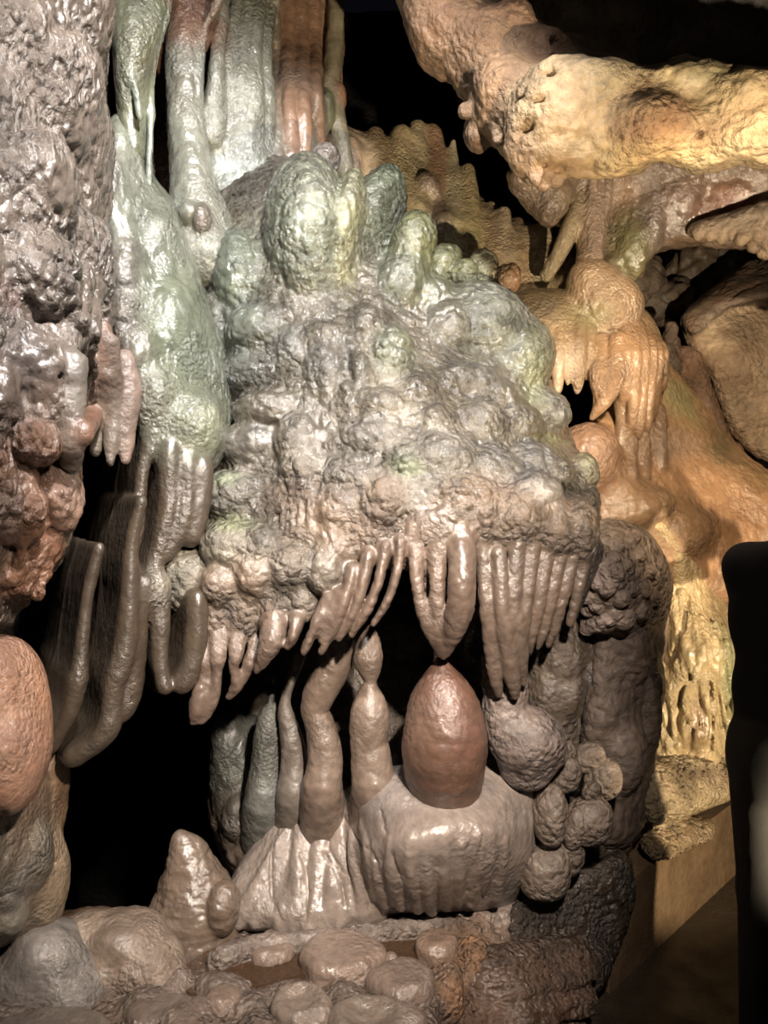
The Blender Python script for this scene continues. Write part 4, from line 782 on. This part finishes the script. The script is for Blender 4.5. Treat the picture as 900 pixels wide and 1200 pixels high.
# ================================================================== shelf, rimstone, pool
SH = .30
q = Rock((-160, 1010, 700, 1330, 1.35, 2.75), .0095 * VS, (146, 118, 98))
# plan outline of the shelf as a slab
def slab(q, outline, z0, z1, k=.03, tint=None, part=0, rnd=.04, rough=None):
    po = catmull(outline, 4)
    def fn(X, Y, Z):
        XX, YY = np.broadcast_arrays(X, Y)
        d2 = -polydist(po, np.asarray(XX, float), np.asarray(YY, float)).astype(f32)
        dz = np.maximum(Z - z1, z0 - Z)
        a, b = d2 + rnd, dz + rnd
        return np.sqrt(np.maximum(a, 0) ** 2 + np.maximum(b, 0) ** 2) + np.minimum(np.maximum(a, b), 0) - rnd
    q.add(fn, np.array([po[:, 0].min(), po[:, 1].min(), z0]), np.array([po[:, 0].max(), po[:, 1].max(), z1]), k, tint, part, rough)
def fl(px, py, z=SH):
    Y = (EYE - z) * F / (py - 600); return ((px - 450) / F * Y, Y)
slab(q, [fl(-140, 1300), fl(-140, 1075), fl(100, 1060), fl(250, 1075), fl(420, 1055), fl(560, 1040), fl(640, 1020), fl(640, 1050), fl(590, 1090), fl(545, 1115), fl(520, 1150), fl(512, 1190), fl(520, 1300)], .12, SH - .03, tint=(140, 110, 88))
# pool basin and the rims round it
pool = [fl(222, 1120), fl(260, 1100), fl(320, 1092), fl(400, 1086), (fl(480, 1084)), fl(540, 1090), fl(500, 1110), fl(470, 1120), fl(430, 1132), fl(350, 1136), fl(290, 1150), fl(230, 1158), fl(205, 1140)]
lip = q.part('rimstone_lip', label='crusty popcorn covered rim along the back of the pool', mat=M_crust)
rnd = random.Random(3)
edge = catmull([(252, 1106), (285, 1096), (330, 1090), (390, 1082), (440, 1076), (500, 1070), (560, 1062), (600, 1052), (640, 1030), (680, 1014), (715, 1000)], 7, False)
for x, y in edge:
    X, Y = fl(x, y + 6, SH + .02)
    q.tube3([(X, Y, SH - .02), (X + .02, Y - .005, SH + .0)], [.028, .024], k=.015, part=lip, tint=(168, 142, 124))
for i in range(230):
    t = rnd.random(); x, y = edge[int(t * (len(edge) - 1))]
    if x < 400 and rnd.random() < .7: continue
    X, Y = fl(x + rnd.uniform(-5, 5), y + rnd.uniform(2, 12), SH + .02); r = rnd.uniform(.006, .014)
    q.tube3([(X, Y, SH + rnd.uniform(-.01, .018)), (X, Y - .002, SH + .008)], [r, r], k=.005, part=lip, tint=(172, 148, 132))
# rough bed
for i in range(60):
    x, y = rnd.uniform(-60, 500), rnd.uniform(1135, 1230); X, Y = fl(x, y)
    q.tube3([(X, Y, SH - .045), (X + rnd.uniform(-.05, .05), Y, SH - .035)], [rnd.uniform(.02, .045)] * 2, k=.03, tint=(158, 132, 114))
# broken orange front corner
for a in [(505, 1100, 26, 18), (540, 1110, 30, 30), (575, 1090, 34, 36), (560, 1140, 26, 34), (610, 1080, 26, 30), (525, 1160, 18, 30), (545, 1085, 30, 14), (600, 1060, 40, 16), (640, 1050, 26, 22)]:
    X, Y = fl(a[0], a[1], SH - .06); q.ell(a[0], a[1], a[2], a[3], Y=Y + .03, rd=.09, k=.03, tint=(176, 118, 58) if a[1] > 1082 else (158, 124, 100))
for i in range(90):
    x, y = rnd.uniform(515, 640), rnd.uniform(1075, 1160)
    if y > 1075 + (640 - x) * .9 + 10: continue
    h = q.hit(x, y); r = rnd.uniform(3, 7); q.ell(x, y, r, r, Y=h, k=.008, tint=(160, 126, 96) if rnd.random() < .6 else (190, 124, 58))
q.bake('floor', M_crust, [('fbm', .1, .012), ('lump', .03, .008), ('pit', .03, .008)], props={'kind': 'structure', 'label': 'lumpy rimstone shelf at the foot of the flowstone'})
# water
def flat_poly(name, pts, z, mat, props):
    po = catmull(pts, 4); me = bpy.data.meshes.new(name); n = len(po)
    v = [(x, y, z) for x, y in po] + [(x, y, z - .03) for x, y in po]
    me.from_pydata(v, [], [list(range(n))[::-1], list(range(n, 2 * n))] + [[i, (i + 1) % n, n + (i + 1) % n, n + i] for i in range(n)]); me.validate()
    import bmesh
    bm = bmesh.new(); bm.from_mesh(me); bmesh.ops.recalc_face_normals(bm, faces=bm.faces); bm.to_mesh(me); bm.free()
    me.materials.append(mat); o = bpy.data.objects.new(name, me); C.objects.link(o)
    for a, b in props.items(): o[a] = b
    return o
M_water = bpy.data.materials.new('brown_pool_water'); M_water.use_nodes = True
b = M_water.node_tree.nodes['Principled BSDF']; b.inputs['Base Color'].default_value = (*lin((176, 124, 76)), 1); b.inputs['Roughness'].default_value = .04; b.inputs['Transmission Weight'].default_value = .75; b.inputs['IOR'].default_value = 1.33
nz = M_water.node_tree.nodes.new('ShaderNodeTexNoise'); nz.inputs['Scale'].default_value = 26; bp = M_water.node_tree.nodes.new('ShaderNodeBump'); bp.inputs['Strength'].default_value = .12; bp.inputs['Distance'].default_value = .02
M_water.node_tree.links.new(nz.outputs['Fac'], bp.inputs['Height']); M_water.node_tree.links.new(bp.outputs['Normal'], b.inputs['Normal'])
flat_poly('pool_water', pool, SH - .018, M_water, T('shallow brown pool of water behind the rimstone stones', 'water'))
# flat rimstone stones
def stone(label, px, py, rx, ry, h=.05, dish=0, tint=(176, 146, 126), nm='rimstone_stone', rot=0, group='flat rimstone stones around the pool', extra=()):
    X, Y = fl(px, py, SH + .01); a = rx * Y / F; b = a * max(.55, min(1, ry / rx * 1.9)); z = SH - .02
    q = Rock((px - rx * 1.5 - 12, py - ry * 1.6 - 26, px + rx * 1.5 + 12, py + ry * 1.8 + 30, Y - b * 1.5 - .05, Y + b * 1.5 + .05), .0055 * VS, tint)
    def put(x, y, a, b, hh, zz, sub=False, k=.015, t=None):
        c = np.array([x, y, zz], f32)
        def fn(Xx, Yy, Zz):
            r = np.sqrt(((Xx - c[0]) / a) ** 2 + ((Yy - c[1]) / b) ** 2); d2 = (r - 1) * min(a, b); dz = np.abs(Zz - c[2]) - hh; rr = min(hh * .8, .03)
            u, v = d2 + rr, dz + rr
            return np.sqrt(np.maximum(u, 0) ** 2 + np.maximum(v, 0) ** 2) + np.minimum(np.maximum(u, v), 0) - rr
        q.add(fn, c - [a, b, hh], c + [a, b, hh], k, t, 0, None, sub)
    put(X, Y, a, b, h, z)
    for dx, dy, s in extra: put(X + dx * a, Y + dy * b, a * s, b * s, h * .9, z)
    if dish: put(X - a * .05, Y, a * .55, b * .55, .03, z + h + .012, True, .03)
    q.bake(nm, M_mud, [('fbm', .06, .008), ('fbm', .02, .002)], props=T(label, 'stone', group))
stone('large round dished stone beside the pool', 398, 1116, 46, 24, .05, 0, (184, 150, 128), extra=[(.65, .0, .55), (.3, -.4, .6)])
stone('small pale stone left of the large dished one', 318, 1106, 26, 14, .035, 0, (172, 140, 118), extra=[(.5, .2, .6)])
stone('small oval stone standing alone in front of the pool', 262, 1161, 23, 12, .03, 0, (170, 138, 116))
stone('broad stone with a hollow top in the front row', 352, 1175, 34, 30, .05, .5, (176, 150, 132), extra=[(.6, -.3, .6), (-.3, .5, .6)])
stone('lumpy stone by the broken corner', 474, 1146, 36, 24, .05, 0, (172, 142, 124), extra=[(-.7, .1, .6)])
stone('cracked front stone at the picture bottom', 436, 1190, 50, 20, .045, .5, (166, 142, 124), extra=[(.7, 0, .6), (-.6, .2, .5)])
stone('round pebble between the dished stone and the corner', 458, 1117, 9, 8, .03, 0, (170, 138, 118))
stone('pale stone at the broken orange corner', 512, 1106, 26, 18, .055, 0, (178, 140, 112))
stone('low flat stone behind the pool', 345, 1091, 40, 8, .03, 0, (170, 144, 126), extra=[(.7, .1, .5)])
stone('flat stone at the lower left of the pool', 190, 1176, 44, 16, .03, 0, (158, 132, 116), extra=[(.6, -.3, .6)])
stone('flat stone in the bottom left corner', 70, 1196, 60, 14, .035, 0, (156, 136, 122), extra=[(-.7, .1, .7)])
# two boulders, low left
for lb, els, t in [('rounded grey boulder in the lower left corner', [(52, 1140, 56, 52), (20, 1160, 50, 40), (85, 1165, 40, 40), (60, 1110, 30, 26)], (160, 146, 136)), ('smooth wet tan boulder in front of the black hollow', [(140, 1112, 46, 38), (170, 1128, 44, 34), (120, 1135, 36, 36), (195, 1140, 24, 22), (100, 1100, 34, 26), (150, 1090, 40, 18)], (170, 140, 114))]:
    Y = 2.04 if 'corner' in lb else 2.12
    q = Rock((-60, 1050, 240, 1220, Y - .3, Y + .4), .0065 * VS, t)
    for e in els: q.ell(*e, Y=Y + (0.03 if e[1] < 1120 else 0), rd=.1, k=.03)
    q.bake('boulder', M_wet, [('fbm', .09, .012), ('fbm', .03, .003)], props=T(lb, 'boulder'))
q = Rock((40, 1040, 330, 1140, 2.1, 2.8), .01 * VS, (140, 104, 72)); q.pillow([(60, 1074), (110, 1066), (200, 1070), (300, 1075), (300, 1120), (60, 1120)], [(60, 1074, 2.36), (300, 1075, 2.42), (180, 1120, 2.22)], R=.08, T=.35)
q.bake('rock_bank', M_mud, [('fbm', .08, .02)], props=T('brown rock bank at the mouth of the black hollow', 'rock'))
# layered broken rock below the rimstone corner
q = Rock((500, 1000, 760, 1330, 1.75, 2.75), .0075 * VS, (140, 92, 60))
q.pillow([(600, 1060), (660, 1030), (730, 1000), (742, 1060), (708, 1140), (640, 1150), (596, 1120)], [(600, 1070, 2.34), (735, 1010, 2.5), (700, 1120, 2.42), (620, 1140, 2.3)], R=.05, T=.25, tint=(84, 66, 50))
for i in range(11):
    y = 1108 + i * 13; x0 = 530 - i * 1 + rnd.uniform(-8, 8); x1 = 700 - abs(i - 3) * 5 + rnd.uniform(-14, 10); d = 2.2 - i * .02
    pts = [(x0, y + 26, 7), (x0 + (x1 - x0) * .35, y + 12, 9), (x0 + (x1 - x0) * .7, y + 2, 8), (x1, y - 6, 6)]
    q.drip(pts, [d, d - .01, d + .05, d + .12], k=.006, tint=(140, 98, 68) if i % 3 else (96, 68, 48), flat=.45, kin=.02)
q.pillow([(520, 1170), (600, 1140), (700, 1110), (712, 1140), (690, 1180), (660, 1230), (640, 1320), (510, 1320)], [(520, 1170, 2.24), (700, 1110, 2.36), (640, 1300, 2.1), (510, 1300, 2.1)], R=.04, T=.25, tint=(84, 60, 44))
q.bake('layered_rock', M_crust, [('fbm', .08, .015), ('cobble', .05, .006, (1, 1, 3)), ('ridge', .03, .004, (.5, .5, 3))], props=T('brown flaky layered rock under the broken rimstone corner', 'rock'))
# crusted block carrying the cascade
q = Rock((740, 860, 900, 1040, 2.3, 3.4), .0065 * VS, (206, 172, 112))
q.pillow([(752, 905), (775, 890), (820, 884), (866, 890), (872, 915), (862, 932), (820, 948), (790, 960), (766, 965), (754, 940)], [(752, 905, 2.72), (866, 890, 2.95), (866, 930, 2.9), (770, 960, 2.66), (810, 930, 2.74)], R=.05, T=.35)
q.pillow([(752, 985), (775, 968), (810, 960), (836, 966), (832, 982), (810, 992), (786, 1004), (765, 1004)], [(752, 985, 2.68), (836, 966, 2.86), (786, 1004, 2.66)], R=.04, T=.3, tint=(176, 140, 84))
for i in range(60):
    x = rnd.uniform(755, 864); y = 900 - (x - 755) * .05 + rnd.uniform(0, 14); h = q.hit(x, y); q.ell(x, y, rnd.uniform(2, 5), rnd.uniform(2, 5), Y=h, k=.006, tint=(150, 108, 60) if rnd.random() < .6 else (220, 190, 130))
q.bake('crusted_block', M_crust, [('fbm', .07, .01), ('lump', .025, .008), ('pit', .02, .008)], props=T('crusted yellow rock block under the ribbed cascade', 'rock'))

# ================================================================== path and its low stone side
def solid(name, verts, faces, mat, props, tint):
    me = bpy.data.meshes.new(name); me.from_pydata(verts, [], faces)
    import bmesh
    bm = bmesh.new(); bm.from_mesh(me); bmesh.ops.recalc_face_normals(bm, faces=bm.faces)
    bmesh.ops.subdivide_edges(bm, edges=bm.edges[:], cuts=5, use_grid_fill=True)
    bm.to_mesh(me); bm.free()
    n = len(me.vertices); co = np.zeros(n * 3, f32); me.vertices.foreach_get('co', co); co = co.reshape(-1, 3)
    at = me.color_attributes.new('Col', 'FLOAT_COLOR', 'POINT'); at.data.foreach_set('color', np.tile(np.r_[lin(tint), 1].astype(f32), (n, 1)).ravel())
    me.materials.append(mat); o = bpy.data.objects.new(name, me); C.objects.link(o)
    for a, b in props.items(): o[a] = b
    return o
M_path = rock_mat('smooth_stone_path', (0.35, 0.6), 0.25, 60, 0.2, 0.0, 0.3)
BOX = [(0, 1, 2, 3), (7, 6, 5, 4), (0, 4, 5, 1), (1, 5, 6, 2), (2, 6, 7, 3), (3, 7, 4, 0)]
def prism(name, plan, z0, z1, mat, props, tint):
    n = len(plan); v = [(x, y, z0) for x, y in plan] + [(x, y, z1) for x, y in plan]
    f = [list(range(n)), list(range(n, 2 * n))] + [[i, (i + 1) % n, n + (i + 1) % n, n + i] for i in range(n)]
    return solid(name, v, f, mat, props, tint)
ex, ey = .546, .57; L_ = math.hypot(ex, ey); ex, ey = ex / L_, ey / L_; nx, ny = -ey, ex
e0 = (.81, 2.56)
def along(t, w=0): return (e0[0] + ex * t + nx * w, e0[1] + ey * t + ny * w)
prism('path_floor', [(-1.6, -1.6), (3.2, -1.6), (3.6, 5.2), (2.5, 5.2), along(1.6, .02), along(-1.8, .02), (-1.6, 1.0)], -.12, 0, M_path, {'kind': 'structure', 'label': 'dark smooth stone path at the lower right'}, (84, 66, 46))
prism('path_kerb', [along(-.12), along(1.4), along(1.4, .3), along(-.12, .3)], -.1, .315, M_path, T('low smooth stone kerb wall along the path', 'kerb'), (150, 112, 66))
# ================================================================== far shell of the cave
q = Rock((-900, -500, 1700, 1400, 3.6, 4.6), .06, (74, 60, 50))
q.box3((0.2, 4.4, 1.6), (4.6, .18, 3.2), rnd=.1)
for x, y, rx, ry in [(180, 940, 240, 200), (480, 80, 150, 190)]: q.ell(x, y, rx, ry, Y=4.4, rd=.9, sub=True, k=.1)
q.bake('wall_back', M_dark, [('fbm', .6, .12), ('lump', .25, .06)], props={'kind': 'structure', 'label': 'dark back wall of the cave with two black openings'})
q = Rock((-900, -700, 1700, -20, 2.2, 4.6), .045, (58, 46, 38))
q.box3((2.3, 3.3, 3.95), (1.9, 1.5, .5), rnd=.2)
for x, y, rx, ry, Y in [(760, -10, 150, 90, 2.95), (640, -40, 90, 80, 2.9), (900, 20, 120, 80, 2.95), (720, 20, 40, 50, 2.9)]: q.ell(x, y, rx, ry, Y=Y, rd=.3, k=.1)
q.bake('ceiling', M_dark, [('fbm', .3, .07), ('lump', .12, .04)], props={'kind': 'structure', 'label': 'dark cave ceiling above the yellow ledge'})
for lb, x0, x1 in (('black tunnel floor and wall deep in the lower left hollow', -1, 1),):
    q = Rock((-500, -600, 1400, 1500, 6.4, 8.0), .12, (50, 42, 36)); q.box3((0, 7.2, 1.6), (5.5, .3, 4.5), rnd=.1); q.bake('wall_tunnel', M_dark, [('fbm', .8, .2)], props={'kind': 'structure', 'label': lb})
# ================================================================== the visitor at the right edge
def person(bx, by, yaw):
    SK, SHT, TRO, SHO, HR = (190, 150, 125), (26, 30, 50), (88, 84, 78), (40, 36, 34), (40, 30, 24)
    def cloth(n): 
        m = bpy.data.materials.new(n); m.use_nodes = True; nt = m.node_tree; b = nt.nodes['Principled BSDF']; b.inputs['Roughness'].default_value = .85
        a = nt.nodes.new('ShaderNodeAttribute'); a.attribute_name = 'Col'; w = nt.nodes.new('ShaderNodeTexNoise'); w.inputs['Scale'].default_value = 220
        mx = nt.nodes.new('ShaderNodeMix'); mx.data_type = 'RGBA'; mx.blend_type = 'MULTIPLY'; mx.inputs[0].default_value = .3
        nt.links.new(a.outputs['Color'], mx.inputs[6]); nt.links.new(w.outputs['Color'], mx.inputs[7]); nt.links.new(mx.outputs[2], b.inputs['Base Color'])
        bp = nt.nodes.new('ShaderNodeBump'); bp.inputs['Strength'].default_value = .2; bp.inputs['Distance'].default_value = .004; nt.links.new(w.outputs['Fac'], bp.inputs['Height']); nt.links.new(bp.outputs['Normal'], b.inputs['Normal'])
        return m
    mc = cloth('woven_cloth'); ms = cloth('skin')
    def build(skin):
        q = Rock((0, 0, 1, 1, 1, 2), .012, SK)
        q.lo = np.array([-.5, -.55, -.02]); q.hi = np.array([.5, .55, 1.86]); q.n = np.ceil((q.hi - q.lo) / q.h).astype(int) + 1
        q.D = np.full(tuple(q.n), .5, f32); q.ax = [(q.lo[i] + q.h * np.arange(q.n[i])).astype(f32) for i in range(3)]
        q.rough = 0; q.cb = .002
        p_sh = q.part('shirt', mat=mc, label='dark navy shirt'); p_sl = {s: q.part('sleeve', p_sh, mat=mc) for s in (-1, 1)}; p_tr = q.part('trousers', mat=mc, label='grey khaki trousers'); p_so = q.part('shoe', mat=mc); p_so2 = q.part('shoe', mat=mc); p_hr = q.part('hair', mat=mc)
        def tube(p, r, t, part, k=.02, flat=1):
            if skin and part: r = [v - .014 if v > .03 else v for v in r]; t = SK; part = 0
            q.tube3(p, r, k, t, part, 0, False, flat, .02)
        # faces +Y, Z up
        for s, po in ((-1, p_so), (1, p_so2)):
            tube([(s * .1, -.02, .9), (s * .105, .0, .5), (s * .11, -.02, .09)], [.098, .07, .055], TRO, p_tr)
            tube([(s * .11, -.05, .045), (s * .115, .07, .04), (s * .12, .17, .03)], [.048, .05, .036], SHO, po, .015)
        def E(c, r, t, part, k=.03):
            c = np.array(c, f32); r = np.array(r)
            if skin and part: r = r - .014; t = SK; part = 0
            def fn(X, Y, Z):
                x, y, z = X - c[0], Y - c[1], Z - c[2]
                k0 = np.sqrt((x / r[0]) ** 2 + (y / r[1]) ** 2 + (z / r[2]) ** 2); k1 = np.sqrt((x / r[0] ** 2) ** 2 + (y / r[1] ** 2) ** 2 + (z / r[2] ** 2) ** 2)
                return k0 * (k0 - 1) / np.maximum(k1, 1e-3)
            q.add(fn, c - r, c + r, k, t, part, 0)
        E((0, -.01, .93), (.18, .125, .14), TRO, p_tr); E((-.08, -.07, .88), (.1, .09, .11), TRO, p_tr); E((.08, -.07, .88), (.1, .09, .11), TRO, p_tr)
        E((0, 0, 1.06), (.19, .125, .2), SHT, p_sh); E((0, 0, 1.26), (.2, .125, .22), SHT, p_sh); E((0, -.01, 1.38), (.2, .1, .1), SHT, p_sh)
        E((0, -.005, .945), (.188, .135, .05), SHT, p_sh, .02)
        for s in (-1, 1):
            tube([(s * .15, .0, 1.4), (s * .165, .1, 1.27), (s * .16, .2, 1.16)], [.066, .056, .05], SHT, p_sl[s], .03)
            tube([(s * .16, .2, 1.16), (s * .14, .27, 1.15), (s * .12, .3, 1.16)], [.042, .038, .028], SK, 0, .02)
            c = np.array([s * .1, .35, 1.18])                                  # hand holding in front of the chest
            tube([c + (s * .02, -.04, -.02), c + (0, .02, .01)], [.03, .034], SK, 0, .015, .7)
            for f in range(4):
                o = np.array([s * .02 - s * .012 * f, .03, .028 - .019 * f])
                L = (.05, .056, .052, .042)[f]
                tube([c + o, c + o + (-s * L * .6, .02, 0), c + o + (-s * L, -.004, -.004)], [.0105, .0095, .008], SK, 0, .004)
            tube([c + (s * .01, -.02, .03), c + (-s * .015, -.015, .055), c + (-s * .04, -.01, .06)], [.012, .011, .009], SK, 0, .006)
        tube([(0, -.015, 1.42), (0, .005, 1.54)], [.062, .056], SK, 0, .025)
        E((0, .02, 1.64), (.076, .095, .115), SK, 0, .02); E((0, .05, 1.585), (.052, .062, .06), SK, 0, .02)
        tube([(0, .112, 1.655), (0, .13, 1.615)], [.012, .017], SK, 0, .012); tube([(-.022, .105, 1.578), (.022, .105, 1.578)], [.009, .009], (160, 100, 90), 0, .006)
        for s in (-1, 1):
            E((s * .077, .01, 1.63), (.014, .026, .034), SK, 0, .008); E((s * .031, .098, 1.65), (.014, .01, .009), (225, 220, 215), 0, .003); E((s * .031, .107, 1.65), (.006, .004, .006), (40, 30, 25), 0, .002)
        E((0, -.005, 1.672), (.086, .105, .1), HR, p_hr, .01); E((0, -.05, 1.62), (.078, .07, .09), HR, p_hr, .01)
        return q.bake('person' if skin else 'clothes', ms, (), origin=(0, 0, 0), props=T('visitor in dark navy shirt and grey trousers standing at the right edge', 'person') if skin else {})
    o = build(True); tmp = build(False)
    for ch in list(tmp.children): ch.parent = o
    bpy.data.objects.remove(tmp)
    o.location = (bx, by, 0); o.rotation_euler = (0, 0, yaw)
    return o
person(1.135, 2.06, math.radians(-40))

# ================================================================== lamps and an added fill light
def lamp(kind, name, loc, power, col, target=None, size=.05, spot=60, blend=.5):
    l = bpy.data.lights.new(name, kind); l.energy = power; l.color = col; l.shadow_soft_size = size
    if kind == 'SPOT': l.spot_size = math.radians(spot); l.spot_blend = blend
    o = bpy.data.objects.new(name, l); C.objects.link(o); o.location = loc
    if target is not None:
        from mathutils import Vector
        o.rotation_euler = (Vector(target) - Vector(loc)).to_track_quat('-Z', 'Y').to_euler()
    return o
lamp('SPOT', 'key_lamp', (.38, .35, 2.2), 540, (1, .88, .75), P(385, 820, 2.2), .05, 57, .85)
lamp('SPOT', 'top_lamp', (.25, .5, 3.5), 760, (1, .98, .95), P(290, 350, 2.3), .08, 62, .8)
lamp('SPOT', 'warm_lamp', (1.66, 1.17, .75), 250, (1, .82, .56), P(835, 825, 2.9), .02, 56, .3)
lamp('SPOT', 'ledge_lamp', (1.1, .3, .95), 490, (1, .83, .58), P(680, 160, 2.2), .03, 54, .5)
lamp('SPOT', 'slope_fill', (.7, .5, 2.5), 330, (1, .8, .54), P(820, 500, 3.0), .04, 42, .6)  # added spot that only brightens the slope, no lamp of the cave
w = bpy.data.worlds.new('cave_dark'); bpy.context.scene.world = w; w.use_nodes = True
w.node_tree.nodes['Background'].inputs[0].default_value = (.02, .02, .03, 1); w.node_tree.nodes['Background'].inputs[1].default_value = .1
cam = bpy.data.cameras.new('camera'); co = bpy.data.objects.new('camera', cam); C.objects.link(co)
co.location = (0, 0, EYE); co.rotation_euler = (math.pi / 2, 0, 0); cam.sensor_fit = 'VERTICAL'; cam.sensor_height = 24; cam.lens = 24 * F / 1200
cam.clip_start = .05
sc = bpy.context.scene; sc.camera = co
sc.view_settings.view_transform = 'Standard'; sc.view_settings.look = 'None'; sc.view_settings.exposure = .12; sc.view_settings.gamma = 1
sc.view_settings.use_curve_mapping = False
sc.cycles.max_bounces = 6
